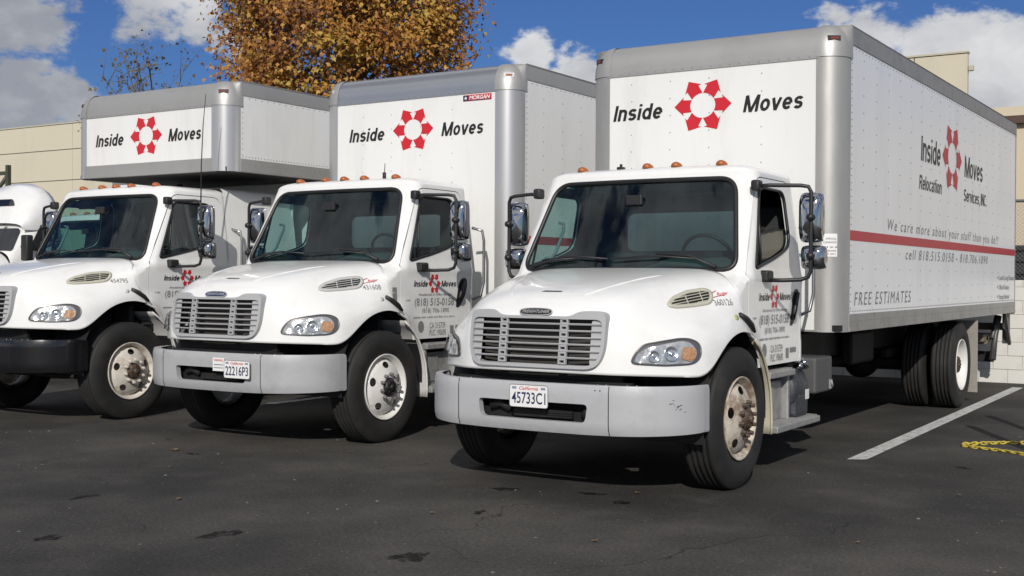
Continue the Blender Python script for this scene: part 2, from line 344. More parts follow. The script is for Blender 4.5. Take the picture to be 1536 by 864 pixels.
def glyph(ch, w):
    h = w/2; X = .74; W = .55
    arc = lambda cx, cy, rx, ry, a0, a1, n=18: [(cx+rx*math.cos(R(lerp(a0, a1, i/n))), cy+ry*math.sin(R(lerp(a0, a1, i/n)))) for i in range(n+1)]
    o = lambda W_, H: arc(W_/2, H/2, W_/2-h, H/2-h, 0, 340, 17)
    if ch in 'Il': return [([(h, 0), (h, 1)], 0)], w
    if ch == 'i': return [([(h, 0), (h, X)], 0), ([(h, 1-w*.85), (h, 1)], 0)], w
    if ch == 'n': r_ = W/2-h-.02; return [([(h, 0), (h, X)], 0), ([(h, X-.36)]+arc(W/2-.02, X-h-r_, r_, r_, 170, 0, 12)+[(W-h-.04, 0)], 0)], W-.04
    if ch == 'r': return [([(h, 0), (h, X)], 0), ([(h, X-.34)]+arc(.26, X-h-.2, .26-h, .2, 170, 75, 8), 0)], .34
    if ch == 'o': return [(o(W, X), 1)], W
    if ch == 'c': return [(arc(W/2, X/2, W/2-h, X/2-h, 45, 315), 0)], W-.04
    if ch == 'C': return [(arc(.33, .5, .33-h, .5-h, 45, 315), 0)], .62
    if ch == 'e': return [([(h, X/2-.01), (W-h, X/2-.01)], 0), (arc(W/2, X/2, W/2-h, X/2-h, 0, 318), 0)], W
    if ch == 'd': return [(o(W, X), 1), ([(W-h, 0), (W-h, 1)], 0)], W
    if ch == 'a': return [([(W-h-.04, 0), (W-h-.04, X-.22)]+arc(W/2-.03, X-h-.18, W/2-h, .18, 0, 160, 8), 0), (arc(W/2-.04, .22, W/2-.02-h, .22-h*.9, 0, 340, 14), 1)], W-.02
    if ch == 't': return [([(.17, .93), (.17, .18)]+arc(.17+.11, .18, .11, .18-h, 180, 270, 5), 0), ([(.02, X-h), (.34, X-h)], 0)], .34
    if ch in 'sS':
        H = X if ch == 's' else 1; WW = .50 if ch == 's' else .62; q = H/4+h/2
        return [(arc(WW/2, H-q, WW/2-h, q-h, 25, 270, 14)+arc(WW/2, q, WW/2-h, q-h, 90, -155, 14)[1:], 0)], WW
    if ch == 'v': return [([(h*.7, X), (W/2-.01, 0)], 0), ([(W/2-.01, 0), (W-.02-h*.7, X)], 0)], W-.02
    if ch == 'M': return [([(h, 0), (h, 1)], 0), ([(h*1.15, 1), (.42, .0)], 0), ([(.42, .0), (.84-h*1.15, 1)], 0), ([(.84-h, 0), (.84-h, 1)], 0)], .84
    if ch == 'N': return [([(h, 0), (h, 1)], 0), ([(h*1.1, 1), (.64-h*1.1, 0)], 0), ([(.64-h, 0), (.64-h, 1)], 0)], .64
    if ch == 'R': return [([(h, 0), (h, 1)], 0), ([(h, 1-h), (.34, 1-h)]+arc(.34, .74-h*.2, .24-h*.6, .26-h*.8, 90, -90, 10)+[(h, .48)], 0), ([(.33, .48), (.58, 0)], 0)], .62
    if ch in '.,': return [([(h, 0 if ch == '.' else -.14), (h, w)], 0)], w
    return [], .22
def sign(s, x0, x1, base, cap, fn, w=.17, shear=.18, gap=.085):
    """bold grotesque lettering drawn with strokes"""
    V = []; Fc = []; x = 0
    for ch in s:
        st, adv = glyph(ch, w)
        for k, (pl, cl) in enumerate(st):
            v, f = ribbon(pl, w, bool(cl)); o_ = len(V); V += [(p.x+x+shear*p.y, p.y, k) for p in v]; Fc += [tuple(i+o_ for i in q) for q in f]
        x += adv+gap
    a = min(p[0] for p in V); b = max(p[0] for p in V)
    n = (fn(x1, base)-fn(x0, base)).cross(fn(x0, base+cap)-fn(x0, base)).normalized()
    return MB().add([fn(x0+(p[0]-a)/(b-a)*(x1-x0), base+p[1]*cap)+n*(.0005*p[2]) for p in V], Fc)
def emblem(cx, cz, rx, rz, fn):
    """six arrows round a ring"""
    mb = MB()
    for k in range(6):
        a = k*PI/3; ca, sa = math.cos(a), math.sin(a)
        inner = [(.44*math.cos(t), .44*math.sin(t)) for t in np.linspace(-.50, .50, 5)]
        pts = inner+[(.70, .225), (.665, .335), (1.0, 0), (.665, -.335), (.70, -.225)]
        pts = [(p[0]*ca-p[1]*sa, p[0]*sa+p[1]*ca) for p in pts]
        mb.add([fn(cx+p[0]*rx, cz+p[1]*rz) for p in pts], [tuple(range(len(pts)))])
    return mb
def strokes(x0, x1, z, h, fn, seed, mb=None):
    """print too small to read: a run of short marks"""
    rng = random.Random(seed); mb = mb or MB(); x = x0
    while x < x1:
        w = rng.uniform(.4, .9)*h; mb.add([fn(x, z), fn(x+w*.6, z), fn(x+w*.6, z+h*rng.uniform(.55, 1)), fn(x, z+h*.8)], [(0, 1, 2, 3)]); x += w*(1 if rng.random() > .18 else 1.8)
    return mb
def rect(mb, x0, x1, z0, z1, fn, n=1):
    for i in range(n):
        a = x0+(x1-x0)*i/n; b = x0+(x1-x0)*(i+1)/n; mb.add([fn(a, z0), fn(b, z0), fn(b, z1), fn(a, z1)], [(0, 1, 2, 3)])
    return mb
def smooth01(t): t = max(0, min(1, t)); return t*t*(3-2*t)

# ------------------------------------------------------------------ hood (shared shape)
RIBS = [
 [(0,.10,.86),(0,.115,1.0),(0,.14,1.2),(0,.18,1.315),(0,.35,1.425),(0,.75,1.51),(0,1.15,1.56),(0,1.49,1.585)],
 [(.28,.11,.86),(.28,.125,1.0),(.28,.15,1.2),(.28,.19,1.315),(.27,.36,1.425),(.26,.75,1.51),(.26,1.15,1.56),(.26,1.49,1.585)],
 [(.56,.16,.855),(.56,.175,1.0),(.555,.20,1.2),(.55,.25,1.30),(.53,.41,1.41),(.52,.76,1.50),(.51,1.12,1.555),(.5,1.48,1.58)],
 [(.72,.265,.85),(.72,.275,1.0),(.71,.305,1.15),(.69,.375,1.262),(.66,.50,1.372),(.655,.79,1.478),(.65,1.1,1.54),(.65,1.46,1.575)],
 [(.87,.38,.845),(.87,.39,1.0),(.86,.425,1.12),(.83,.505,1.212),(.775,.62,1.31),(.765,.85,1.425),(.765,1.1,1.505),(.77,1.44,1.56)],
 [(.99,.50,.84),(.99,.51,.97),(.98,.55,1.09),(.945,.64,1.18),(.88,.75,1.265),(.845,.93,1.37),(.84,1.12,1.46),(.85,1.41,1.535)],
 [(1.075,.625,.83),(1.07,.645,.97),(1.055,.69,1.085),(1.015,.78,1.17),(.955,.88,1.245),(.905,1.01,1.335),(.895,1.15,1.42),(.905,1.37,1.505)],
 [(1.095,.80,.98),(1.09,.82,1.05),(1.075,.86,1.115),(1.042,.93,1.185),(.99,1.0,1.255),(.95,1.09,1.335),(.937,1.18,1.41),(.94,1.33,1.48)],
 [(1.10,.945,1.075),(1.095,.96,1.11),(1.08,.985,1.155),(1.052,1.04,1.212),(1.012,1.10,1.272),(.98,1.16,1.335),(.97,1.22,1.40),(.97,1.305,1.46)],
 [(1.10,1.11,1.12),(1.095,1.12,1.145),(1.085,1.14,1.18),(1.062,1.17,1.225),(1.036,1.20,1.275),(1.01,1.225,1.33),(1.0,1.255,1.385),(.995,1.285,1.43)],
 [(1.10,1.27,1.125),(1.095,1.275,1.145),(1.086,1.28,1.178),(1.07,1.28,1.218),(1.05,1.28,1.265),(1.035,1.28,1.315),(1.02,1.282,1.36),(1.015,1.285,1.39)],
 [(1.095,1.40,1.09),(1.09,1.39,1.11),(1.085,1.375,1.145),(1.076,1.355,1.185),(1.062,1.335,1.23),(1.048,1.315,1.275),(1.035,1.30,1.315),(1.03,1.29,1.345)]]
def subdivide_mesh(mb, levels):
    me = mb.mesh('t'); ob = bpy.data.objects.new('t', me); C.objects.link(ob); m = ob.modifiers.new('s', 'SUBSURF'); m.levels = levels; m.render_levels = levels
    dg = bpy.context.evaluated_depsgraph_get(); r = bpy.data.meshes.new_from_object(ob.evaluated_get(dg)); bpy.data.objects.remove(ob); return r
GRILLE_OUT = rounded([(-.485, .89), (.485, .89), (.54, 1.0), (.54, 1.255), (.49, 1.278), (.35, 1.278), (.285, 1.240), (-.285, 1.240), (-.35, 1.278), (-.49, 1.278), (-.54, 1.255), (-.54, 1.0)],
                     [.09, .09, .1, .05, .06, .05, .06, .06, .05, .06, .05, .1])
GRILLE_IN = rounded([(-.466, .912), (.466, .912), (.516, 1.0), (.516, 1.222), (-.516, 1.222), (-.516, 1.0)], [.07, .07, .08, .05, .05, .08])
def make_hood():
    full = [[(-x, y, z) for x, y, z in r] for r in RIBS[:0:-1]] + RIBS
    mb = MB().grid(full, True)
    me = subdivide_mesh(mb, 3); me.name = 'hood'
    bm = bmesh.new(); bm.from_mesh(me)
    kill = [f for f in bm.faces if f.calc_center_median().y < .3 and inside((f.calc_center_median().x, f.calc_center_median().z), offset_poly(GRILLE_OUT, .015))]
    bmesh.ops.delete(bm, geom=kill, context='FACES')
    for f in bm.faces: f.smooth = True
    bmesh.ops.recalc_face_normals(bm, faces=bm.faces[:])
    tot = sum((f.normal.z for f in bm.faces))
    if tot < 0: bmesh.ops.reverse_faces(bm, faces=bm.faces[:])
    # body edges bend inward: lower hem and arch lip
    be = [e for e in bm.edges if e.is_boundary and not (abs(e.verts[0].co.x) < .55 and e.verts[0].co.y < .3 and e.verts[0].co.z > .87)]
    r = bmesh.ops.extrude_edge_only(bm, edges=be); vv = [g for g in r['geom'] if isinstance(g, bmesh.types.BMVert)]
    for v in vv:
        c = v.co
        if c.y < .5: v.co = c+Vector((0, .03, .004))
        elif abs(c.x) > .5 and c.z < 1.2: v.co = c-Vector((math.copysign(.045, c.x), 0, -.004))
        else: v.co = c+Vector((0, .004, -.03))
    bm.to_mesh(me); bm.free(); return me
HOOD = make_hood(); CACHE['hood'] = HOOD
_bm = bmesh.new(); _bm.from_mesh(HOOD); HOOD_BVH = BVHTree.FromBMesh(_bm); _bm.free()
def hood_fn(o, n, off=.004):
    """map (s, t) of a tangent plane onto the hood, standing off along n"""
    o = Vector(o); n = Vector(n).normalized(); a = Vector((0, 0, 1)).cross(n).normalized(); b = n.cross(a)
    def fn(s, t, extra=0.0):
        p = o+a*s+b*t+n*1.0; h = HOOD_BVH.ray_cast(p, -n, 3)
        q = h[0] if h[0] is not None else o+a*s+b*t
        return q+n*(off+extra)
    return fn
def mirror_fn(fn): return lambda *a: (lambda p: Vector((-p[0], p[1], p[2])))(fn(*a))

# ------------------------------------------------------------------ cab surface
YR = 2.74; RF = .12; RRC = .12
def lerp(a, b, t): return a+(b-a)*t
def cab_xs(z): return 1.03 - .115*smooth01((z-1.35)/1.25)*1.06
def cab_yf(z):
    if z <= 1.40: return 1.17
    if z < 1.56: return lerp(1.17, 1.43, smooth01((z-1.40)/.16))
    return lerp(1.43, 1.785, (z-1.56)/(2.31-1.56))
def cab_yA(z): xs = cab_xs(z); return cab_yf(z)+.075*((xs-RF)/xs)**2
def flare(y, z): return .060*smooth01((1.25-z)/.25)*math.exp(-((y-1.42)/.22)**2)
def cab_side_x(y, z):
    xs = cab_xs(z); x = xs; d = y-cab_yA(z)
    if d < RF: x = xs-RF+math.sqrt(max(0, RF*RF-(RF-d)**2))
    d2 = YR-y
    if d2 < RRC: x = xs-RRC+math.sqrt(max(0, RRC*RRC-(RRC-d2)**2))
    # door skin: soft crease under the belt line
    x += .010*math.exp(-((z-1.50)/.05)**2)*smooth01((y-1.5)/.1) - .008*math.exp(-((z-1.12)/.10)**2)*smooth01((y-1.5)/.2)
    return x+flare(y, z)
def side_fn(sg, off=0.0): return lambda y, z: Vector((sg*(cab_side_x(y, z)+off), y, z))
def front_y(x, z):
    xs = cab_xs(z); ax = abs(x); y = cab_yf(z)+.075*(min(ax, xs-RF)/xs)**2
    if ax > xs-RF: y += RF-math.sqrt(max(0, RF*RF-(ax-(xs-RF))**2))
    return y
def front_fn(off=0.0): return lambda x, z: Vector((x, front_y(x, z)-off, z+off*.4))
ZT = 2.31
WS = rounded([(-.925, 1.565), (.925, 1.565), (.785, 2.275), (-.785, 2.275)], [.11, .11, .13, .13], 8)
DOOR = rounded([(1.70, .835), (2.60, .835), (2.625, 1.3), (2.62, 2.2), (2.54, 2.285), (1.90, 2.285), (1.55, 1.62), (1.475, 1.45), (1.475, 1.12), (1.575, 1.05), (1.655, .95)], [.01, .09, .3, .1, .06, .07, .1, .1, .05, .06, .06])
SWIN = rounded([(1.625, 1.575), (2.16, 1.685), (2.43, 1.77), (2.44, 2.20), (1.91, 2.205)], [.05, .25, .11, .10, .06], 7)
RWIN = rounded([(-.60, 1.74), (.60, 1.74), (.60, 2.075), (-.60, 2.075)], .08)
def arch_pts():
    return [(1.30, 1.31), (1.34, 1.22), (1.385, 1.13), (1.41, 1.085), (1.53, 1.035), (1.615, .95), (1.668, .86), (1.675, .835)]
def make_cab():
    mb = MB()
    # sides, front frame and rear wall share the vertices of their seams
    ZF = list(np.linspace(1.36, ZT, 60)); ZR = list(np.linspace(.86, ZT, 62))
    fr = [(cab_yA(z)+.293*RF, z) for z in ZF]; rr_ = [(YR-.293*RRC, z) for z in ZR]
    YT = list(np.linspace(fr[-1][0], YR-.293*RRC, 40)); xt = cab_xs(ZT)-.293*RF; XT = list(np.linspace(xt, -xt, 75)); xrt = cab_xs(ZT)-.293*RRC; XR = list(np.linspace(xrt, -xrt, 31))
    out = [(1.285, 1.36)]+fr+[(y, ZT) for y in YT[1:-1]]+rr_[::-1]+[(YR-.293*RRC, .835)]+arch_pts()[::-1]
    for sg in (1, -1):
        m = patch(out, [offset_poly(DOOR, -.004)], side_fn(sg), .03, flip=(sg < 0)); mb.add(m.v, m.f, True)
    ro = [(cab_xs(z)-.293*RF, z) for z in ZF]
    m = patch(ro+[(x, ZT) for x in XT[1:-1]]+[(-x, z) for x, z in ro[::-1]], [WS], front_fn(), .032); mb.add(m.v, m.f, True)
    ro = [(cab_xs(z)-.293*RRC, z) for z in ZR]
    def rear(x, z):
        ax = abs(x); xs = cab_xs(z); y = YR
        if ax > xs-RRC: y = YR-RRC+math.sqrt(max(0, RRC**2-(ax-(xs-RRC))**2))
        return Vector((x, y, z))
    m = patch(ro+[(x, ZT) for x in XR[1:-1]]+[(-x, z) for x, z in ro[::-1]], [RWIN], rear, .085, flip=True); mb.add(m.v, m.f, True)
    # roof
    loop = [(x, front_y(x, ZT)) for x in XT[::-1]]+[(cab_side_x(y, ZT), y) for y in YT[1:-1]]+[(x, rear(x, ZT).y) for x in XR]+[(-cab_side_x(y, ZT), y) for y in YT[-2:0:-1]]
    ks = [0, .004, .012, .025, .045, .07, .10, .15, .22, .32, .45, .6, .75, .9, 1.0]; rows = []
    for k in ks:
        e = 1-(1-k)**9; h = .085*math.sqrt(e)+.014*k
        rows.append([(x*(1-k), lerp(y, 2.30, k), ZT+h) for x, y in loop+loop[:1]])
    mb.grid(rows, True)
    me = mb.mesh('cab_shell'); bm = bmesh.new(); bm.from_mesh(me); bmesh.ops.remove_doubles(bm, verts=bm.verts, dist=.0012)
    bmesh.ops.recalc_face_normals(bm, faces=bm.faces[:])
    up_ = [f for f in bm.faces if f.calc_center_median().z > 2.39]
    if sum(f.normal.z for f in up_) < 0: bmesh.ops.reverse_faces(bm, faces=bm.faces[:])
    for f in bm.faces: f.smooth = True
    bm.to_mesh(me); bm.free(); return me
CACHE['cab'] = make_cab()
def door_mesh(sg): return patch(offset_poly(DOOR, .004), [SWIN], side_fn(sg), .028, flip=(sg < 0))
def loop_tube(poly, fn, r, n=6, step=.05): return MB().tube([fn(*p) for p in resample(poly, step)], r, n, closed=True)

# ------------------------------------------------------------------ wheels
def tyre_mesh(r=.507, w=.275, s=1):
    h = w/2; pr = [(.292, -h*.72), (.31, -h*.88), (.36, -h*1.0), (.42, -h*1.0), (.445, -h*.965), (.468, -h*.90), (.486, -h*.83), (r-.006, -h*.76), (r, -h*.68)]
    g = []
    for c in (-.45, -.16, .16, .45):
        a = h*c; g += [(r+.001, a-.010), (r-.013, a-.006), (r-.013, a+.006), (r+.001, a+.010)]
    pr = pr+g+[(q, -x) for q, x in pr[::-1]]
    return MB().lathe(pr, 72, closed=False)
def rim_mesh(front=True, s=1, holes=5, bulge=.075):
    """steel disc wheel; outward is +x*s"""
    mb = MB()
    mb.lathe([(.286, -.06*s), (.292, .095*s), (.300, .103*s), (.298, .112*s), (.287, .108*s), (.280, .095*s), (.262, .075*s), (.256, .02*s), (.250, -.07*s)], 56)
    def prof(q):
        if front: return .050+.040*smooth01((.256-q)/.022)+.055*max(0, min(1, (.238-q)/.14))
        t = smooth01((.256-q)/.09); return lerp(-.02, -.075, t)
    def fn(a, b): q = math.hypot(a, b); return Vector((prof(q)*s, a, b))
    circ = lambda r_, n, cx=0, cy=0, sq=1.0, rot=0: [(cx+r_*math.cos(2*PI*i/n)*math.cos(rot)-r_*sq*math.sin(2*PI*i/n)*math.sin(rot), cy+r_*math.cos(2*PI*i/n)*math.sin(rot)+r_*sq*math.sin(2*PI*i/n)*math.cos(rot)) for i in range(n)]
    hl = []
    for k in range(holes):
        a = 2*PI*k/holes+.35; hl.append(circ(.030, 14, .197*math.cos(a), .200*math.sin(a), 1.35, a))
    m = patch(circ(.256, 56), hl+[circ(.082, 28)], fn, .028, flip=(s < 0)); mb.add(m.v, m.f, True)
    mb.lathe([(.20, (.03 if front else -.09)*s), (.0, (.03 if front else -.09)*s)], 24)     # dark drum side closes the holes
    return mb
def nut_mesh(): return MB().lathe([(.0, .034), (.012, .034), (.015, .028), (.017, .0)], 6, smooth=False)
def build_wheel(tr, loc, s, rim_mat, hub_mat, lug_mat, front=True, dual_in=None):
    w = bpy.data.objects.new('wheel', None); C.objects.link(w); w.parent = tr; w.location = loc; w.empty_display_size = .1
    part('tyre', tyre_mesh, rubber, w, loc=(0, 0, 0), key='tyre')
    part('rim', lambda: rim_mesh(front, s), rim_mat, w, loc=(.02*s, 0, 0), key=('rim', front, s))
    base = (.143 if front else -.075)*s+.02*s
    def hub():
        m = MB()
        if front: m.lathe([(.092, -.05*s), (.088, .004*s), (.078, .008*s), (.074, .016*s), (.066, .030*s), (.05, .036*s), (.0, .038*s)], 32)
        else: m.lathe([(.12, -.01*s), (.108, .02*s), (.105, .12*s), (.088, .15*s), (.0, .155*s)], 32)
        m.lathe([(.03, .036*s if front else .15*s), (.024, (.052 if front else .17)*s), (0, (.054 if front else .172)*s)], 8, smooth=False)
        for k in range(8):
            a = k*PI/4; c = ((.028 if front else .152)*s, .055*math.cos(a), .055*math.sin(a)); m.lathe([(.008, 0), (.008, .012*s), (0, .014*s)], 6, c=c)
        return m
    part('hub', hub, hub_mat, w, loc=(base, 0, 0), key=('hub', front, s))
    for k in range(10):
        a = 2*PI*k/10+.2; o = part('lug_nut', nut_mesh, lug_mat, w, loc=(base, .118*math.cos(a), .118*math.sin(a)), key='nut')
        if s < 0: o.rotation_euler = (0, PI, 0)
    if dual_in is not None: part('inner_tyre', tyre_mesh, rubber, w, loc=(-dual_in*s, 0, 0), key='tyre')
    return w

# ------------------------------------------------------------------ bumper
def bump_plan(s):
    """plan curve of the bumper face by lateral arc position s"""
    a = abs(s)
    if a < .6: x, y = a, .07+.03*(a/.6)**2
    else: t = min(1, (a-.6)/.75)*PI/2; x, y = .6+.47*math.sin(t*.98), .10+.06*math.sin(t)+.43*(1-math.cos(t))
    return math.copysign(x, s), y
BS = 1.345
def bump_fn(off=0.0):
    def fn(s, z):
        x, y = bump_plan(s); k = max(0, (.53-z)/.07); y2 = y+.020*k*k+.012*max(0, (z-.76)/.03)**2
        return Vector((x, y2-off, z))
    return fn
def bumper_mesh():
    out = rounded([(-BS, .47), (-.4, .455), (.4, .455), (BS, .47), (BS, .79), (-BS, .79)], [.04, 0, 0, .04, .05, .05])
    slot = rounded([(-.40, .535), (.43, .535), (.45, .66), (-.42, .66)], .035)
    mb = patch(out, [slot], bump_fn(), .04); n0 = len(mb.v)
    be = resample(out, .04)
    a = [bump_fn()(*p) for p in be]; b = [p+Vector((0, .085, -.004)) for p in a]; k = len(a)
    mb.add(a+b, [(i, i+k, (i+1) % k+k, (i+1) % k) for i in range(k)], True)
    sp = resample(slot, .04); a = [bump_fn()(*p) for p in sp]; b = [p+Vector((0, .05, 0)) for p in a]; k = len(a)
    mb.add(a+b, [(i, (i+1) % k, (i+1) % k+k, i+k) for i in range(k)], True)
    return mb

# ------------------------------------------------------------------ one truck
def rivets(pts, nrm, r=.0075, h=.005):
    n = Vector(nrm); a = n.orthogonal().normalized(); b = n.cross(a); mb = MB()
    for p in pts:
        p = Vector(p); ring = [p+(a*math.cos(k*PI/3)+b*math.sin(k*PI/3))*r for k in range(6)]; mid = [p+(a*math.cos(k*PI/3)+b*math.sin(k*PI/3))*r*.6+n*h for k in range(6)]
        mb.add(ring+mid, [(k, (k+1) % 6, (k+1) % 6+6, k+6) for k in range(6)]+[tuple(range(6, 12))], False)
    return mb

HL = [(-0.255,-0.058),(-0.222,0.0),(-0.167,0.049),(-0.032,0.071),(0.083,0.087),(0.159,0.085),(0.224,0.06),(0.243,0.014),(0.233,-0.035),(0.195,-0.072),(0.139,-0.084),(-0.031,-0.09),(-0.242,-0.078)]
HLENS = [(-0.242,-0.07),(-0.213,-0.009),(-0.15,0.028),(-0.032,0.052),(0.083,0.071),(0.138,0.068),(0.181,0.043),(0.203,0.006),(0.194,-0.043),(0.16,-0.076),(-0.031,-0.083)]
VENT = [(-0.259,-0.041),(-0.185,0.013),(-0.017,0.073),(0.166,0.099),(0.224,0.079),(0.22,0.028),(0.172,-0.034),(0.123,-0.054),(-0.032,-0.076),(-0.191,-0.089),(-0.26,-0.074)]

def lined(o):
    """cab panels: painted outside, dark lining inside"""
    if len(o.data.materials) < 2: o.data.materials.append(inter_m)
    o.modifiers['t'].material_offset = 1; o.modifiers['t'].material_offset_rim = 0; e = o.modifiers.new('e', 'EDGE_SPLIT'); e.split_angle = R(45); return o
def build_truck(label, loc, lift, cfg):
    T = thing('box_truck', label, 'truck', loc, 'moving trucks parked side by side')
    L = lift
    # ---- chassis
    m = MB()
    for s in (1, -1): m.box(s*.43-.04, s*.43+.04, .35, cfg['Yf']+cfg['len']-.3, .72, .98, .01)
    for y in (.5, 1.5, 2.9, 4.4, 5.9, 7.3, 8.6, 9.8):
        if y < cfg['Yf']+cfg['len']-.4: m.box(-.39, .39, y, y+.1, .76, .94)
    part('chassis', m, chassis_m, T)
    part('engine', MB().box(-.40, .40, .42, 1.35, .55, 1.22, .04).box(-.62, .62, 1.32, 1.40, .5, 1.5, .01), chassis_m, T, L, key='engine')
    part('radiator', lambda: MB().box(-.53, .53, .32, .40, .80, 1.235, .01), rad_m, T, L, key='radiator')
    m = MB().tube([(-.9, 1.20, .48), (.9, 1.20, .48)], .06, 10)
    for s in (1, -1): m.box(s*.43-.05, s*.43+.05, .6, 1.9, .58, .66, .02)
    m.tube([(-.8, 1.04, .42), (.8, 1.04, .42)], .025, 8)
    part('front_axle', m, chassis_m, T, key='faxle')
    ry = cfg['ry']
    m = MB().tube([(-1.0, ry, .5), (1.0, ry, .5)], .09, 12).lathe([(.0, -.2), (.14, -.17), (.2, -.06), (.2, .06), (.14, .17), (0, .2)], 20, 'y', (0, ry, .5))
    m.tube([(0, 2.2, .75), (0, ry-.15, .52)], .05, 10)
    for s in (1, -1): m.box(s*.48-.045, s*.48+.045, ry-.75, ry+.75, .60, .70, .02)
    m.lathe([(0, 3.6), (.28, 3.62), (.3, 3.7), (.3, 4.7), (.28, 4.78), (0, 4.8)], 24, 'y', (-.85, 0, .70))
    m.box(.50, .62, 5.4, 6.2, .62, .95, .03)
    part('rear_axle', m, chassis_m, T)
    # ---- wheels
    for s in (1, -1):
        build_wheel(T, (s*.96, 1.20, .505), s, cfg['rim'], cfg['hub'], cfg['lug'], True)
        build_wheel(T, (s*1.055, ry, .505), s, cfg['rim_r'], cfg['hub'], cfg['lug'], False, .33)
    # ---- wheel house liners + splash guards
    for s in (1, -1):
        def liner(s=s):
            P = []
            for a in np.linspace(-.25, PI+.12, 18): P.append([(s*x, 1.20-.585*math.cos(a), .52+.585*math.sin(a)) for x in (.60, .75, .9, 1.05)])
            q = MB().grid(P, True); q.box(min(s*.60, s*.62), max(s*.60, s*.62), .63, 1.78, .4, 1.15); return q
        part('wheel_liner', liner, black_p, T, L, key=('liner', s))
        def guard(s=s):
            P = []
            for y_, z_ in ((1.48, 1.055), (1.56, 1.0), (1.64, .935), (1.70, .86), (1.76, .76), (1.805, .65), (1.825, .52), (1.83, .40), (1.825, .325)):
                P.append([(s*x, y_, z_) for x in (.70, .74, .85, .98, 1.065, 1.08)])
            q = MB().grid(P, True); q.tube([r[-1] for r in P], .011, 6); return q
        part('splash_guard', guard, cfg['splash'], T, L*.5, key=('guard', s), solid=.006)
    # ---- hood and its fittings
    part('hood', HOOD, paint, T, L, key='hood')
    gf = lambda off: (lambda x, z: Vector((x, .098+.05*(abs(x)/.56)**2.2+(z-.9)*.13-off, z)))
    def frame():
        a = extrude_poly(GRILLE_OUT, gf(.014), (0, .07, 0), [GRILLE_IN], .05); return a
    G = part('grille', frame, grey_pl, T, L, key='grille')
    for i in range(6):
        z = .962+i*.0452
        def slat(z=z):
            P = []
            for x in np.linspace(-.5, .5, 15):
                w = .514-.045*max(0, (1.0-z)/.08); xx = x/.5*w; f = gf(.006)(xx, z)
                P.append([f+Vector((0, .035, .004)), f+Vector((0, 0, .0065)), f+Vector((0, -.003, .002)), f+Vector((0, 0, -.006)), f+Vector((0, .035, -.006))])
            return MB().grid(P, False)
        part('slat', slat, slat_m, G, loc=(0, 0, 0), key=('slat', i))
    for s in (1, -1):
        for i in range(7):
            z = .937+i*.0452
            def tab(z=z, s=s):
                f = gf(.008)(s*.24, z); q = MB()
                o = [(-.030, -.019), (.030, -.019), (.030, .019), (-.030, .019)]; h = [(-.018, -.008), (.018, -.008), (.018, .008), (-.018, .008)]
                return extrude_poly(o, lambda a, b: f+Vector((a, 0, b)), (0, .02, 0), [h], .1)
            part('grille_clip', tab, grey_pl, G, loc=(0, 0, 0), key=('tab', s, i))
        def plate_(s=s):
            f = gf(-.006); o = rounded([(s*.435, .918), (s*.465, .918), (s*.514, 1.0), (s*.514, 1.218), (s*.435, 1.218)], .02); return patch(o, [], f, .08, flip=s < 0)
        part('side_plate', plate_, grey_pl, G, loc=(0, 0, 0), key=('gplate', s))
    hf = hood_fn((0, .2, 1.33), (0, -.62, .78), .002)
    ov = [(.128*math.copysign(abs(math.cos(t))**.75, math.cos(t)), .026*math.copysign(abs(math.sin(t))**.7, math.sin(t))) for t in np.linspace(0, 2*PI, 40, endpoint=False)]
    bf = hood_fn((0, .14, 1.285), (0, -.8, .6), .004)
    bd = part('badge', lambda: extrude_poly(ov, lambda a, b: bf(a, b, .008), (0, .012, -.008), (), .05), cfg.get('badge', black_p), T, L, key='badge')
    part('badge_rim', lambda: MB().tube([bf(a, b, .006) for a, b in ov], .004, 6, closed=True), grey_pl, bd, loc=(0, 0, 0), key='badge_rim')
    part('lettering', lambda: text_fit('FREIGHTLINER', -.108, .108, -.010, .021, lambda a, b: bf(a, b, .0095), .25, .01), grey_pl, bd, loc=(0, 0, 0), key='badge_txt')
    def crease(sg):
        pts = []
        for px, py in ((868, 447), (882, 441), (900, 435), (930, 426), (962, 418), (985, 414), (1005, 411.5)):
            h = HOOD_BVH.ray_cast(CAM, pix_dir(px, py), 40); q0 = h[0]+h[1]*(-.004 if h[1].z > 0 else .004); pts.append((sg*q0.x, q0.y, q0.z))
        return MB().tube(pts, [.003, .009, .011, .011, .011, .009, .003], 8)
    for sg in (1, -1): part('hood_crease', lambda: crease(sg), paint, T, L, key=('crease', sg))
    sf = hood_fn((0.02, .34, 1.425), (0, -.3, .95), .003)
    part('hood_slot', lambda: patch(rounded([(-.085, -.006), (.075, -.006), (.085, .010), (-.06, .012)], .006), [], sf, .02), black_p, T, L, key='hslot')
    for s in (1, -1):
        base = hood_fn((.88, .42, 1.01), (.655, -.755, 0), 0)
        fx = base if s > 0 else mirror_fn(base)
        ho = rounded(HL, .03, 3)
        H = part('headlight', lambda: patch(ho, [], lambda a, b: fx(a, b, .004), .03, flip=s < 0), mat('headlight_housing', (.13, .13, .135), .3, .4), T, L, key=('hl', s))
        part('housing_edge', lambda: loop_tube(ho, lambda a, b: fx(a, b, .004), .006, 6, .03), mat('headlight_housing', (.13, .13, .135)), H, loc=(0, 0, 0), key=('hle', s))
        le = rounded(HLENS, .025, 3)
        white_part = [p for p in le]
        part('reflector', lambda: patch(le, [], lambda a, b: fx(a, b, .008+.010*math.sin(a*60)*math.sin(b*55)*.4+.006), .018, flip=s < 0), refl, H, loc=(0, 0, 0), key=('refl', s))
        tu = rounded([(.085, -.045), (.155, -.066), (.188, -.038), (.197, .004), (.177, .028), (.10, .034)], .015, 3)
        part('turn_signal', lambda: patch(tu, [], lambda a, b: fx(a, b, .0235+.002*math.sin(a*140)), .02, flip=s < 0), amber_turn, H, loc=(0, 0, 0), key=('turn', s))
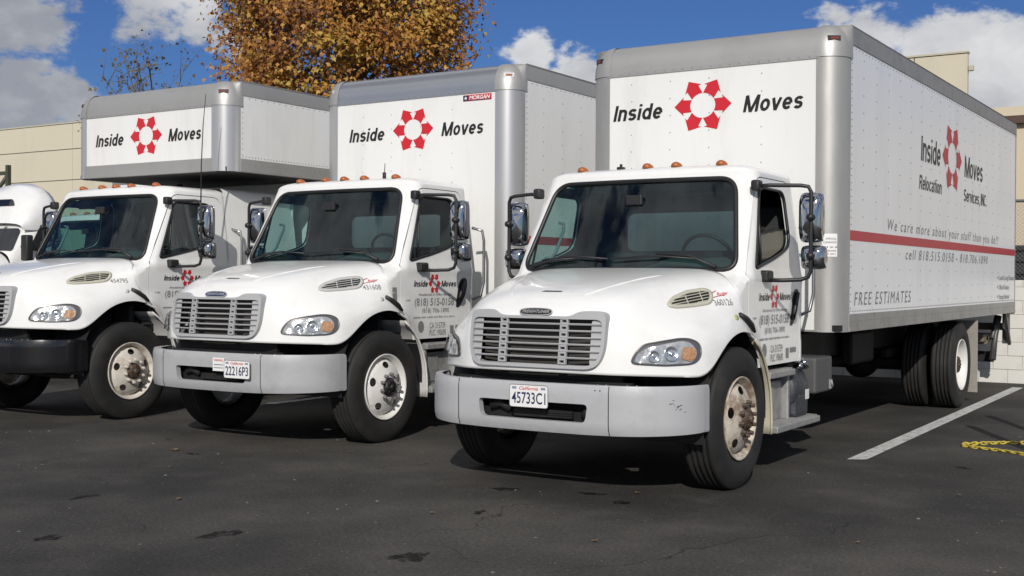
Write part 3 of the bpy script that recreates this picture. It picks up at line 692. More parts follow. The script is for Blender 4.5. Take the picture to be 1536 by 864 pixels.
        for i, (ca, cb, rr_) in enumerate(((-.105, -.028, .040), (.015, -.010, .052))):
            part('lamp_bowl', lambda: MB().grid([[fx(ca+r_*math.cos(t), cb+r_*math.sin(t), d) for t in np.linspace(0, 2*PI, 25)] for r_, d in ((rr_, .026), (rr_*.9, .028), (rr_*.75, .020), (rr_*.45, .016), (rr_*.28, .016), (rr_*.2, .026), (.001, .028))], True), chrome_b, H, loc=(0, 0, 0), key=('bowl', s, i))
        part('lens', lambda: patch(le, [], lambda a, b: fx(a, b, .036-.35*max(0, abs(a+.02)-.15)**2*3), .03, flip=s < 0), glass_lens, H, loc=(0, 0, 0), key=('lens', s))
        vb = hood_fn((.865, .87, 1.375), (.8, -.35, .5), 0); vx = vb if s > 0 else mirror_fn(vb)
        vo = rounded(VENT, .03, 3); vi = offset_poly(vo, .028)
        V = part('side_vent', lambda: patch(vo, [vi], lambda a, b: vx(a, b, .012), .025, flip=s < 0), cfg['vent'], T, L, key=('vent', s), solid=.012)
        part('vent_back', lambda: patch(vi, [], lambda a, b: vx(a, b, .003), .03, flip=s < 0), black_p, V, loc=(0, 0, 0), key=('ventb', s))
        for i in range(6):
            tt = -.068+i*.0235
            def vs_slat(tt=tt):
                xs_ = [a for a in np.linspace(-.25, .25, 60) if inside((a, tt+a*.18), vi)]
                if len(xs_) < 3: xs_ = [-.01, 0, .01]
                return MB().tube([vx(a, tt+a*.18, .010) for a in np.linspace(xs_[0]-.01, xs_[-1]+.01, 10)], .0042, 5)
            part('vent_slat', vs_slat, cfg['vent'], V, loc=(0, 0, 0), key=('vslat', s, i))
        for i, a in enumerate((-.06, .09)):
            def rib(a=a):
                bs = [b for b in np.linspace(-.1, .1, 50) if inside((a+b*.2, b), vi)]; return MB().tube([vx(a+b*.2, b, .012) for b in np.linspace(bs[0], bs[-1], 6)], .004, 5)
            part('vent_rib', rib, cfg['vent'], V, loc=(0, 0, 0), key=('vrib', s, i))
        # rubber hood latch
        lp = [(s*1.065, 1.22, 1.245), (s*1.082, 1.29, 1.21), (s*1.096, 1.36, 1.165), (s*1.10, 1.42, 1.115)]
        part('hood_latch', MB().tube(lp, [.018, .026, .024, .012], 8), black_p, T, L, key=('latch', s))
        mk = hood_fn((1.06, 1.16, 1.225), (.9, -.2, .4), .006); mk2 = mk if s > 0 else mirror_fn(mk)
        part('side_marker', lambda: patch([(.028*math.cos(t), .02*math.sin(t)) for t in np.linspace(0, 2*PI, 16, endpoint=False)], [], mk2, .02, flip=s < 0), cfg['marker'], T, L, key=('mark', s), solid=.01)
    # ---- bumper
    B = part('bumper', bumper_mesh, cfg['bumper'], T, L*.6, key='bumper')
    part('backing', lambda: MB().box(-.7, .7, .24, .28, .48, .80).box(-.5, .5, .19, .24, .52, .60, .01).box(-.6, .6, .30, .33, .6, .9), chassis_m, B, loc=(0, 0, 0), key='bback')
    def seams():
        q = MB()
        for s in (1, -1): q.tube([bump_fn(.0005)(s*.60, z) for z in np.linspace(.462, .786, 8)], .0035, 5)
        return q
    part('seam', seams, seal, B, loc=(0, 0, 0), key='bseam')
    def bolts():
        q = MB()
        for x in (-.52, .5, .56, .7, .76): q.lathe([(.010, 0), (.009, .007), (0, .009)], 8, 'z', (x, bump_plan(x)[1]+.05, .788))
        return q
    part('bolt', bolts, chrome, B, loc=(0, 0, 0), key='bbolt')
    if cfg.get('scuffed'):
        q = MB(); rg = random.Random(5)
        for k in range(16):
            a = 1.06+rg.gauss(0, .045); z = .655-(a-1.06)*.55+rg.gauss(0, .010); w = rg.uniform(.006, .022); h = rg.uniform(.002, .006)
            rect(q, a, a+w, z, z+h, bump_fn(.0012))
        for x in (.50, .535): rect(q, x, x+.01, .752, .76, bump_fn(.0012))
        part('scuff', q, mat('scuff_dark', (.05, .05, .05), .8), B, loc=(0, 0, 0), kind='stuff')
    def cooler():
        q = MB().box(-.16, .30, .14, .17, .545, .60, .004)
        for i in range(3): q.box(.10, .30, .132, .14, .552+i*.015, .559+i*.015)
        q.tube([(-.36, .17, .60), (-.28, .16, .625), (-.2, .17, .59)], .03, 8).tube([(.38, .17, .57), (.42, .17, .62)], .03, 8); return q
    part('cooler', cooler, chassis_m, B, loc=(0, 0, 0), key='cooler')
    if cfg.get('plate'):
        px, pz = cfg['plate_at']
        pl = rounded([(px-.152, pz-.076), (px+.152, pz-.076), (px+.152, pz+.076), (px-.152, pz+.076)], .02)
        pf = lambda o: (lambda x, z: Vector((x, .052-o, z)))
        PL = part('license_plate', extrude_poly(pl, pf(0), (0, .004, 0), (), .1), white_m, T, L*.6)
        part('plate_number', text_fit(cfg['plate'], px-.135, px+.135, pz-.050, .075, pf(.002), 0, .012), ink_blue, PL, loc=(0, 0, 0))
        part('plate_script', text_fit('California', px-.075, px+.075, pz+.042, .022, pf(.002), .35, .004), red_d, PL, loc=(0, 0, 0))
        for sx in (-.115, .115): part('sticker', rect(MB(), px+sx-.018, px+sx+.018, pz+.046, pz+.062, pf(.0015)), mat('plate_sticker', (.25, .28, .36), .5), PL, loc=(0, 0, 0))
        part('plate_edge', MB().tube([pf(.001)(*p) for p in resample(pl, .03)], .0022, 5, closed=True), ink_g, PL, loc=(0, 0, 0))
    if cfg.get('warning'):
        px, pz = cfg['warning']; pf = lambda o: (lambda x, z: Vector((x, .062-o, z)))
        W_ = part('warning_sticker', rect(MB(), px-.07, px+.07, pz-.055, pz+.06, pf(0)), white_m, T, L*.6)
        part('warning_word', text_fit('WARNING', px-.055, px+.055, pz+.03, .018, pf(.002), 0, .01), red_d, W_, loc=(0, 0, 0))
        q = MB(); rect(q, px-.055, px+.055, pz-.004, pz+.004, pf(.002)); rect(q, px-.055, px+.055, pz-.03, pz-.023, pf(.002)); part('warning_line', q, ink_g, W_, loc=(0, 0, 0))
    # ---- cab
    lined(part('cab_shell', CACHE['cab'], paint, T, L, key='cab', solid=.018))
    part('cab_lining', lambda: MB().box(-.9, .9, 1.5, 2.66, .86, .90).box(-.86, .86, 2.64, 2.655, .9, 1.72).box(-.86, .86, 2.64, 2.655, 2.09, 2.34).box(-.86, -.64, 2.64, 2.655, 1.6, 2.3).box(.64, .86, 2.64, 2.655, 1.6, 2.3).box(-.80, .80, 1.86, 2.66, 2.325, 2.345).box(-.86, .86, 1.36, 1.42, .85, 1.42), inter_m, T, L, key='lining')
    if cfg.get('ext'):
        def ext():
            P = []
            for y in (2.645, 2.78, 3.2, 3.72, 3.80, 3.82):
                k = .97 if y > 3.79 else (.995 if y > 3.75 else 1.0)
                P.append([(cab_xs(z)*k+.004, y, z) for z in np.linspace(.86, 2.30, 16)]+[(cab_xs(2.3)*k-.012, y, 2.36), (cab_xs(2.3)*k-.05, y, 2.397), (.5, y, 2.412), (0, y, 2.416)]+[(-.5, y, 2.412), (-cab_xs(2.3)*k+.05, y, 2.397), (-cab_xs(2.3)*k+.012, y, 2.36)]+[(-cab_xs(z)*k-.004, y, z) for z in np.linspace(2.30, .86, 16)])
            return MB().grid(P, True).box(-.93, .93, 3.80, 3.815, .87, 2.33)
        part('cab_extension', ext, paint, T, L)
    ws = part('windshield', lambda: patch(offset_poly(WS, -.004), [], front_fn(-.004), .06), glass_ws, T, L, key='ws')
    part('seal', lambda: loop_tube(WS, front_fn(.002), .019, 8), seal, ws, loc=(0, 0, 0), key='wseal')
    part('shade_band', lambda: patch([p for p in offset_poly(WS, .02) if p[1] > 2.19]+[], [], front_fn(-.010), .08), glass('shade_band_glass', (.10, .16, .20), .3) if 'sb' not in CACHE else CACHE['sb'], ws, loc=(0, 0, 0), key='wband')
    CACHE['sb'] = CACHE['wband'].materials[0]
    def cowl():
        P = [[Vector((x, front_y(x, 1.56)-d, z)) for d, z in ((-.02, 1.572), (.05, 1.56), (.14, 1.535))] for x in np.linspace(-.74, .74, 20)]; return MB().grid(P, True)
    part('cowl_panel', cowl, black_p, T, L, key='cowl')
    for x0, x1 in ((-.10, .78), (-.82, -.12)):
        def wiper(x0=x0, x1=x1):
            d = 1 if x1 > 0 else -1; piv = x1 if x1 > 0 else x0; tip = x0 if x1 > 0 else x1
            f = front_fn(.030); q = MB()
            q.tube([f(piv-.0, 1.575), f(lerp(piv, tip, .25), 1.66 if d > 0 else 1.63), f(lerp(piv, tip, .55), 1.675 if d > 0 else 1.645)], [.016, .011, .007], 6)
            q.tube([f(lerp(piv, tip, .12), 1.632), f(lerp(piv, tip, .55), 1.662), f(tip, 1.640)], .008, 5); return q
        part('wiper', wiper, black_p, T, L, key=('wiper', x0))
    rear_g = part('rear_window', lambda: patch(RWIN, [], lambda x, z: Vector((x, YR-.01, z)), .2, flip=True), glass_rear, T, L, key='rwin')
    for s in (1, -1):
        D = lined(part('door', lambda: door_mesh(s), paint, T, L, key=('door', s), solid=.02))
        part('window_seal', lambda: loop_tube(SWIN, side_fn(s, .001), .0125, 6), seal, D, loc=(0, 0, 0), key=('wsl', s))
        opened = cfg.get('open_window') and s > 0
        if opened:
            half = [(p[0], p[1]) for p in SWIN if p[1] < 1.86]; half = sorted(half, key=lambda p: math.atan2(p[1]-1.72, p[0]-2.0))
            part('window_glass', patch([(1.625, 1.575), (2.16, 1.685), (2.42, 1.77), (2.43, 1.90), (1.76, 1.90)], [], side_fn(s, -.014), .1, flip=s < 0), glass_side, D, loc=(0, 0, 0))
        else:
            part('window_glass', lambda: patch(SWIN, [], side_fn(s, -.012), .1, flip=s < 0), glass_side, D, loc=(0, 0, 0), key=('sgl', s))
        part('window_divider', lambda: MB().tube([side_fn(s, -.006)(1.765+.12*(z-1.6)/.6, z) for z in (1.61, 1.8, 2.0, 2.195)], .010, 6), seal, D, loc=(0, 0, 0), key=('wdiv', s))
        ho_ = rounded([(2.375, 1.125), (2.44, 1.13), (2.53, 1.24), (2.565, 1.36), (2.55, 1.42), (2.47, 1.42), (2.415, 1.36), (2.39, 1.25)], .04, 4)
        part('handle', lambda: MB().add(*(lambda q: (q.v, q.f))(patch(ho_, [], side_fn(s, .004), .04, flip=s < 0)), True).tube([side_fn(s, .018)(2.40+.09*(z-1.18)/.2, z) for z in (1.18, 1.28, 1.39)], .018, 8), black_p, D, loc=(0, 0, 0), key=('hand', s))
        # grab rail behind the door
        gx = cab_xs(1.4)
        part('grab_rail', lambda: MB().tube([(s*(gx-.06), 2.735, 1.93), (s*(gx+.03), 2.79, 1.90), (s*(gx+.045), 2.80, 1.80), (s*(gx+.045), 2.80, 1.38), (s*(gx+.02), 2.78, 1.24), (s*(gx-.05), 2.735, 1.20)], .015, 8), mat('rail_steel', (.35, .35, .36), .3, .9), T, L, key=('grab', s))
        # mirror on its loop arm
        x_out = 1.345; yb = 1.80; ym = 1.92
        MI = part('mirror_arm', lambda: MB().tube([(s*.985, yb, 2.205), (s*1.06, yb+.01, 2.208), (s*1.27, ym-.02, 2.205), (s*1.325, ym-.005, 2.195), (s*x_out, ym, 2.155), (s*x_out, ym, 1.85), (s*x_out, ym, 1.56), (s*(x_out-.02), ym, 1.515), (s*1.27, ym-.015, 1.495), (s*1.16, yb+.02, 1.49), (s*1.06, yb, 1.49)], .0155, 10)
                  .box(min(s*.93, s*1.0), max(s*.93, s*1.0), yb-.055, yb+.035, 2.165, 2.25, .018, 3)
                  .add(*(lambda q: (q.v, q.f))(MB().box(min(s*1.005, s*1.085), max(s*1.005, s*1.085), yb-.075, yb+.055, 1.475, 1.565, .02, 3))), black_p, T, L, key=('marm', s))
        t = cfg['turn'][0 if s > 0 else 1]
        def head(cx, cz, w, h, dp, bv):
            """rounded housing whose back bulges forward"""
            P = []
            for r_, d in ((1.0, .03), (1.0, 0), (.99, -.03), (.94, -.055), (.8, -.078), (.55, -.092), (.25, -.10), (.0, -.102)):
                ring = []
                for a in np.linspace(0, 2*PI, 33):
                    ca, sa = math.cos(a), math.sin(a); e = .42
                    ring.append((w/2*r_*math.copysign(abs(ca)**e, ca), d*dp, h/2*r_*math.copysign(abs(sa)**e, sa)))
                P.append(ring)
            return MB().grid(P, True, True)
        mo = part('mirror_head', lambda: head(0, 0, .185, .385, .9, .03), chrome, T, key=('mh', 1), loc=(s*(x_out-.03), ym+.105, 1.968+L)); mo.rotation_euler = (0, 0, s*t)
        part('mirror_glass', lambda: MB().box(-.082, .082, .022, .028, -.18, .18), chrome, mo, loc=(0, 0, 0), key='mg1')
        mo = part('convex_mirror_head', lambda: head(0, 0, .19, .185, .9, .03), chrome, T, key=('mh', 2), loc=(s*(x_out-.01), ym+.105, 1.665+L)); mo.rotation_euler = (0, 0, s*t)
        part('mirror_glass', lambda: MB().box(-.085, .085, .022, .028, -.083, .083), chrome, mo, loc=(0, 0, 0), key='mg2')
        for zc in (1.965, 1.675):
            part('mirror_clamp', lambda: MB().lathe([(.0, -.035), (.026, -.03), (.03, 0), (.026, .03), (0, .035)], 12, 'y', (s*x_out, ym-.005, zc)).tube([(s*x_out, ym, zc), (s*(x_out-.02), ym+.05, zc)], .018, 8), black_p, T, L, key=('mclamp', s, zc))
        # steps, tanks
        if s > 0:
            def step(y0, y1, z, x1):
                q = MB().box(.62, x1, y0, y1, z-.05, z, .008)
                n = int((y1-y0)/.035)
                for i in range(n): yy = y0+.02+i*(y1-y0-.04)/n; q.box(x1-.20, x1-.015, yy, yy+.017, z-.001, z+.012)
                return q
            part('step', lambda: step(1.86, 2.42, .785, 1.06), steel_gr, T, L, key='step1')
            part('step', lambda: step(1.86, 2.86, .375, 1.12), steel_gr, T, L, key='step2')
            part('step_bracket', lambda: MB().box(.70, 1.02, 1.87, 1.91, .32, .74, .01).box(.70, 1.02, 2.36, 2.40, .37, .74, .01), steel_gr, T, L, key='stepb')
            part('battery_box', lambda: MB().box(.55, .97, 1.92, 2.36, .38, .70, .02).box(.96, .985, 1.95, 2.14, .42, .66, .005), steel_gr, T, L, key='batt')
            F_ = part('fluid_tank', lambda: MB().lathe([(0, 2.43), (.17, 2.435), (.2, 2.46), (.2, 2.74), (.17, 2.78), (0, 2.79)], 28, 'y', (.86, 0, .60)).box(.78, 1.06, 2.45, 2.76, .37, .6, .05), mat('tank_dark', (.045, .05, .06), .5, .3, var=.3, vscale=14, dirt=(.2, .2, .2), dirt_amt=.4, dscale=30), T, L, key='tank')
            part('filler_cap', lambda: MB().tube([(.96, 2.72, .76), (1.01, 2.74, .80)], .045, 12).tube([(1.01, 2.74, .80), (1.03, 2.75, .815)], .052, 12), chrome, F_, loc=(0, 0, 0), key='cap')
            part('tank_sticker', lambda: MB().box(1.059, 1.063, 2.66, 2.74, .52, .60), white_m, F_, loc=(0, 0, 0), key='tstick')
            X_ = part('tool_box', lambda: MB().box(.50, 1.06, 2.92, 3.36, .54, .84, .02), plastic_gr, T, L*.5, key='tbox')
            part('latch', lambda: MB().box(1.06, 1.075, 3.26, 3.32, .56, .64, .004).tube([(1.075, 3.29, .63), (1.085, 3.30, .58)], .008, 6), steel_gr, X_, loc=(0, 0, 0), key='tlatch')
        else:
            part('fuel_tank', lambda: MB().lathe([(0, 1.75), (.26, 1.77), (.29, 1.82), (.29, 2.75), (.26, 2.8), (0, 2.82)], 32, 'y', (-.86, 0, .66)), steel_gr, T, L, key='ftank')
    # interior
    def dash():
        P = []
        for x in np.linspace(-.90, .90, 25):
            hump = .075*smooth01((x-.05)/.25)*smooth01((.92-x)/.2); yf_ = front_y(x, 1.57)+.01
            P.append([(x, yf_, 1.555), (x, yf_+.14, 1.575+hump*.3), (x, yf_+.27, 1.585+hump), (x, yf_+.38, 1.57+hump), (x, yf_+.42, 1.48), (x, yf_+.38, 1.2)])
        return MB().grid(P, True)
    part('dashboard', dash, dash_m, T, L, key='dash')
    part('steering_wheel', lambda: MB().tube([(.46+.215*math.cos(a), 2.05-.10*math.sin(a), 1.66+.185*math.sin(a)) for a in np.linspace(0, 2*PI, 32, endpoint=False)], .016, 8, closed=True).tube([(.46, 1.80, 1.45), (.46, 2.03, 1.655)], .035, 8).tube([(.26, 2.05, 1.66), (.66, 2.05, 1.66)], .016, 6), black_p, T, L, key='steer')
    for x in (.46, -.46):
        q = part('seat', lambda: MB().box(-.25, .25, 2.05, 2.5, 1.22, 1.36, .05, 3), seat_m, T, loc=(x, 0, L), key='seat')
        part('backrest', lambda: MB().box(-.24, .24, 2.46, 2.58, 1.30, 1.73, .05, 3), seat_m, q, loc=(0, 0, 0), key='seatb')
    part('pillar_handle', lambda: MB().tube([(-.80, 1.62, 1.66), (-.76, 1.66, 1.665), (-.74, 1.70, 1.72), (-.71, 1.77, 1.90), (-.72, 1.79, 1.95), (-.76, 1.77, 1.96)], .013, 8), mat('handle_grey', (.25, .26, .27), .5), T, L, key='phand')
    part('sun_visor', lambda: MB().box(.14, .70, 1.92, 1.935, 2.16, 2.29, .006).box(-.70, -.14, 1.92, 1.935, 2.16, 2.29, .006), inter_m, T, L, key='visor')
    part('rear_view_device', lambda: MB().box(-.08, .06, 1.66, 1.70, 2.08, 2.16, .01), black_p, T, L, key='device')
    # ---- roof lights
    for i, x in enumerate((-.62, -.25, 0, .25, .62)):
        yy = front_y(x, ZT)+.115+.01*abs(x)
        def lamp():
            P = []
            for k in range(7):
                a = k/6*PI/2
                P.append([(.046*math.cos(a)*math.cos(t), .058*math.cos(a)*math.sin(t)-(.018*math.sin(a)), .042*math.sin(a)) for t in np.linspace(0, 2*PI, 17)])
            return MB().grid(P, True)
        if cfg.get('lamp_missing') == i:
            part('lamp_base', MB().box(x-.028, x+.028, yy-.03, yy+.03, 2.385, 2.412, .008).tube([(x, yy, 2.41), (x, yy, 2.435)], .012, 6), black_p, T, L)
        else: part('roof_lamp', lamp, amber, T, loc=(x, yy, 2.388+L), key='lamp')
    if cfg.get('roof_antenna'): part('antenna', MB().tube([(.42, 2.0, 2.39), (.42, 2.0, 2.46)], .018, 8).tube([(.42, 2.0, 2.45), (.42, 2.01, 2.55)], .004, 5), black_p, T, L)
    if cfg.get('whip'): part('whip_antenna', MB().tube([(1.33, 1.93, 2.18), (1.335, 1.93, 2.6), (1.35, 1.94, 3.02), (1.38, 1.95, 3.36)], [.007, .006, .005, .003], 6), black_p, T, L)
    # ---- door lettering, numbers
    sf_ = side_fn(1, .0035)
    if cfg.get('letter', True):
        part('lettering', lambda: sign('Inside', 1.68, 1.90, 1.335, .058, sf_), ink, T, L, key='dn1'); part('lettering', lambda: sign('Moves', 2.12, 2.37, 1.335, .058, sf_), ink, T, L, key='dn2')
        part('door_emblem', lambda: emblem(2.01, 1.365, .10, .105, sf_), red_d, T, L, key='demb')
        for tx_, a, b, z, c, sh, bo in (('Residential & Office Moving', 1.76, 2.30, 1.25, .022, .3, .004), ('(818) 515-0158', 1.70, 2.34, 1.155, .07, 0, .004), ('(818) 706-1890', 1.82, 2.26, 1.085, .042, 0, .003), ('CA 315739', 1.93, 2.19, .935, .055, 0, .006), ('PUC 190690', 1.93, 2.20, .865, .055, 0, .006)):
            part('lettering', lambda: text_fit(tx_, a, b, z, c, sf_, sh, bo), ink_g, T, L, key=('dt', tx_))
        part('small_print', lambda: strokes(1.66, 2.36, 1.035, .02, sf_, 4), ink_g, T, L, key='dsp1', kind='stuff'); part('small_print', lambda: strokes(1.555, 1.63, 1.20, .022, sf_, 9), ink_g, T, L, key='dsp2', kind='stuff')
        part('round_sticker', lambda: MB().add([sf_(1.79+.05*math.cos(t), .955+.055*math.sin(t)) for t in np.linspace(0, 2*PI, 20, endpoint=False)], [tuple(range(20))]), ink_g, T, L, key='dst1')
        part('sticker', lambda: rect(MB(), 2.27, 2.33, .875, .955, sf_, 1), ink_g, T, L, key='dst2'); part('sticker', lambda: rect(MB(), 2.36, 2.50, .915, .955, sf_, 2), ink_g, T, L, key='dst3')
    if cfg.get('number'):
        nf = hood_fn((.985, 1.14, 1.385), (.80, -.30, .5), .003)
        part('fleet_number', text_fit(cfg['number'], -.105, .078, -.068, .052, nf, 0, .008), ink_g, T, L)
        if cfg.get('ryder'):
            q = MB(); text_fit('Ryder', -.03, .07, .020, .026, nf, .3, .012, mb=q); q.tube([nf(a, .045+.02*math.cos(a*24), .001) for a in np.linspace(-.085, -.02, 8)], .003, 4); q.tube([nf(a, .005+.010*math.cos(a*20), .001) for a in np.linspace(-.085, .03, 8)], .0025, 4)
            part('fleet_logo', q, red_d, T, L)
        if cfg.get('tag26'):
            q = MB(); cf = side_fn(1, .004); y0 = 1.385; rect(q, y0-.032, y0+.032, 1.205, 1.33, cf, 2); TG = part('fleet_tag', q, ink_g, T, L)
            part('tag_number', text_fit('26', y0-.026, y0+.026, 1.225, .062, side_fn(1, .006), 0, .012), white_m, TG, loc=(0, 0, 0))
    # ---- cargo box
    build_box(T, cfg)
    return T

def build_box(T, cfg):
    W, Y0, LN, Zt, Zb = cfg['W'], cfg['Yf'], cfg['len'], cfg['Zt'], cfg['Zb']; Y1 = Y0+LN; rc = .2; hb = .27
    al = cfg['alum']; front_bot = cfg.get('front_bot', Zb); att = cfg.get('attic')
    Bx = bpy.data.objects.new('cargo_box', None); C.objects.link(Bx); Bx.parent = T; Bx.location = (cfg.get('bx', 0), 0, 0); Bx.empty_display_size = .2
    zf = front_bot if not att else att['z']
    yf = Y0 if not att else att['y']
    zp0 = zf+.15 if att else zf+.02
    part('front_panel', MB().box(-W+rc-.005, W-rc+.005, yf+.001, yf+.03, zp0, Zt-hb), panel_w, Bx)
    part('front_bottom_rail', MB().box(-W+rc-.004, W-rc+.004, yf-.006, yf+.05, zf, zp0, .004), al, Bx)
    if att:
        part('lower_front_panel', MB().box(-W+.02, W-.02, Y0, Y0+.04, Zb, zf), panel_w, Bx)
        part('attic_brace', MB().tube([(-.9, Y0-.02, 2.2), (-.9, Y0-.5, zf)], .04, 8), chassis_m, Bx)
        part('attic_floor', MB().box(-W+.05, W-.05, yf+.05, Y0, zf+.004, zf+.05), mat('attic_underside', (.05, .05, .05), .8), Bx)
    def rail_prof(x): return [(x, yf+rc-(rc+.004)*math.cos(a)**.8, Zt-hb+.012+(hb-.012)*math.sin(a)**.9) for a in np.linspace(0, PI/2, 12)]+[(x, yf+rc+.1, Zt+.004)]
    part('top_front_rail', MB().grid([rail_prof(x) for x in (-W+rc-.01, 0, W-rc+.01)], True, True).box(-W+rc, W-rc, yf-.008, yf+.02, Zt-hb-.03, Zt-hb+.014, .004), cfg['front_rail'], Bx)
    for s in (1, -1):
        # corner posts are quarter columns
        P = []
        for a in np.linspace(-.16, PI/2+.10, 18):
            ca, sa = math.cos(a), math.sin(a)
            if a < 0: x, y = W-rc+rc*a*.9, yf-.004
            elif a > PI/2: x, y = W+.004, yf+rc+rc*(a-PI/2)*.9
            else: x, y = W-rc+(rc+.004)*sa, yf+rc-(rc+.004)*ca
            P.append([(s*x, y, zf), (s*x, y, lerp(zf, Zt, .5)), (s*x, y, Zt-hb+.01)])
        part('corner_post', MB().grid(P, True, s > 0), cfg['post'], Bx)
        P = []
        for a in np.linspace(-.18, PI/2+.25, 18):
            row = []
            for p in np.linspace(0, PI/2, 10):
                rr = (rc+.012)*math.cos(p)**.8; zz = Zt-hb-.015+(hb+.025)*math.sin(p)**.9
                aa = max(0, min(PI/2, a)); x = W-rc+rr*math.sin(aa); y = yf+rc-rr*math.cos(aa)
                if a < 0: x += rc*a*.9
                if a > PI/2: y += rc*(a-PI/2); x = max(x, W+.010 if p < 1.35 else x)
                row.append((s*x, y, zz))
            P.append(row)
        cap = part('corner_cap', MB().grid(P, True, s > 0), cfg['cap'], Bx)
        nrm = Vector((s*math.sin(.62), -math.cos(.62), 0)); ct = Vector((s*(W-rc), yf+rc, Zt-.13))+nrm*(rc-.018); tx = Vector((-nrm.y*1, nrm.x, 0))
        def lampbox(a, h, d0, d1): return [ct+tx*i*a+Vector((0, 0, 1))*j*h+nrm*d for d in (d0, d1) for i, j in ((-1, -1), (1, -1), (1, 1), (-1, 1))]
        fcs = [(0, 1, 2, 3), (4, 5, 6, 7), (0, 1, 5, 4), (1, 2, 6, 5), (2, 3, 7, 6), (3, 0, 4, 7)]
        lb = part('marker_lamp', MB().add(lampbox(.055, .022, -.05, .012), fcs), black_p if cfg['red_marker'] else al, Bx)
        part('marker_lens', MB().add(lampbox(.034, .009, .010, .018), fcs), red_l if cfg['red_marker'] else amber, Bx)
        # sides
        ys = yf+rc+.02
        xx = (s*(W-.03), s*W) if s > 0 else (-W, -W+.03)
        n = max(2, int(round((Y1-ys)/1.22)))
        top = Zt-.16
        for i in range(n):
            a, b = lerp(ys, Y1-.05, i/n), lerp(ys, Y1-.05, (i+1)/n)
            zb = Zb+.15 if not (att and b <= Y0) else zf+.15
            if att and a < Y0 < b:
                part('side_panel', MB().box(xx[0], xx[1], a+.001, Y0, zf+.15, top), side_w, Bx); a = Y0+.002
            part('side_panel', MB().box(xx[0], xx[1], a+.001, b-.001, zb, top), cfg['side_mat'], Bx)
        e0, e1 = sorted((s*(W-.04), s*(W+.008)))
        part('top_side_rail', MB().box(e0, e1, ys, Y1, top-.002, Zt-.012, .006), cfg['side_rail'], Bx)
        part('roof_edge', MB().tube([(s*(W-.018), ys+.06, Zt-.006), (s*(W-.018), Y1, Zt-.006)], .022, 8), mat('roof_edge_dark', (.10, .10, .10), .6, .3), Bx)
        if att:
            part('bottom_side_rail', MB().box(e0, e1, ys, Y0, zf, zf+.152, .005), al, Bx); part('bottom_side_rail', MB().box(e0, e1, Y0, Y1, Zb, Zb+.152, .005), al, Bx)
        else:
            part('bottom_side_rail', MB().box(e0, e1, ys-.02, Y1, Zb, Zb+.152, .005).box(e0+(.0 if s > 0 else -.004), e1+(.004 if s > 0 else 0), ys-.02, Y1, Zb+.0, Zb+.035, .003), cfg['side_rail'], Bx)
    part('roof', MB().box(-W+.03, W-.03, yf+rc, Y1, Zt-.03, Zt), alum_dull, Bx)
    part('floor', MB().box(-W+.02, W-.02, Y0+.03, Y1-.02, Zb+.01, Zb+.06), chassis_m, Bx)
    part('rear_frame', MB().box(-W, W, Y1-.05, Y1+.03, Zb-.02, Zb+.2, .01).box(-W, -W+.1, Y1-.05, Y1+.03, Zb+.2, Zt-.02, .01).box(W-.1, W, Y1-.05, Y1+.03, Zb+.2, Zt-.02, .01).box(-W, W, Y1-.05, Y1+.03, Zt-.2, Zt, .01).box(-W+.1, W-.1, Y1-.03, Y1, Zb+.2, Zt-.2), alum_dull, Bx)
    if not cfg.get('rivets', True): return
    # rivets
    fp = []
    for x in cfg['riv_x']: fp += [(x+random.uniform(-.002, .002), yf+.0005, z) for z in np.arange(zp0+.05, Zt-hb-.06, .155 if not att else 9)]
    ed = [(s*(W-rc-.022), yf+.0005, z) for s in (1, -1) for z in np.arange(zp0+.03, Zt-hb-.03, .075)]
    tr = [(x, yf-.0085, Zt-hb-.010) for x in np.arange(-W+rc+.05, W-rc, .09)]
    part('rivets', rivets(fp+ed+tr, (0, -1, 0), .0062, .004), rivet_m, Bx, kind='stuff')
    sp = []
    for y in np.arange(yf+rc+.40, Y1-.1, .406):
        zb = Zb if not (att and y < Y0) else zf
        if not att: sp += [(W+.0005, y, z) for z in np.arange(zb+.24, Zt-.24, .152)]
    ev = np.arange(yf+rc+.06, Y1-.05, .10)
    zl = zf if att else Zb
    sp += [(W+.0005, y, zl+.175) for y in np.arange(yf+rc+.06, Y1-.05, .05)] + [(W+.0085, y, zl+.09) for y in ev] + [(W+.0005, y, Zt-.185) for y in ev]
    sp += [(W+.0005, yf+rc+.055, z) for z in np.arange(zl+.2, Zt-.2, .06)]
    part('rivets', rivets(sp, (1, 0, 0), .0068, .0045), rivet_m, Bx, kind='stuff')
    # lettering
    if not cfg.get('letter', True): return
    ff = lambda x, z: Vector((x, yf-.0025, z)); ez, ex = cfg['emb']
    part('lettering', sign('Inside', ex-.90, ex-.395, cfg['base'], .145, ff), ink, Bx); part('lettering', sign('Moves', ex+.38, ex+.925, cfg['base'], .145, ff), ink, Bx)
    part('front_emblem', emblem(ex, ez, .275, .255, ff), red_d, Bx)
    if cfg.get('morgan'):
        q = part('maker_badge', MB().box(.665, 1.025, yf-.004, yf, 3.365, 3.428), red_d, Bx); 
        part('badge_field', MB().box(.668, .735, yf-.0055, yf-.003, 3.368, 3.425).box(.735, 1.022, yf-.0055, yf-.003, 3.368, 3.374), navy, Bx)
        m = text_fit('MORGAN', .745, 1.01, 3.378, .040, lambda x, z: Vector((x, yf-.006, z)), .25, .02)
        m.add([Vector((.70+r_*math.cos(a), yf-.0065, 3.396+r_*math.sin(a))) for k in range(5) for a, r_ in ((PI/2+k*2*PI/5, .022), (PI/2+(k+.5)*2*PI/5, .009))], [tuple(range(10))]); part('badge_lettering', m, white_m, Bx)
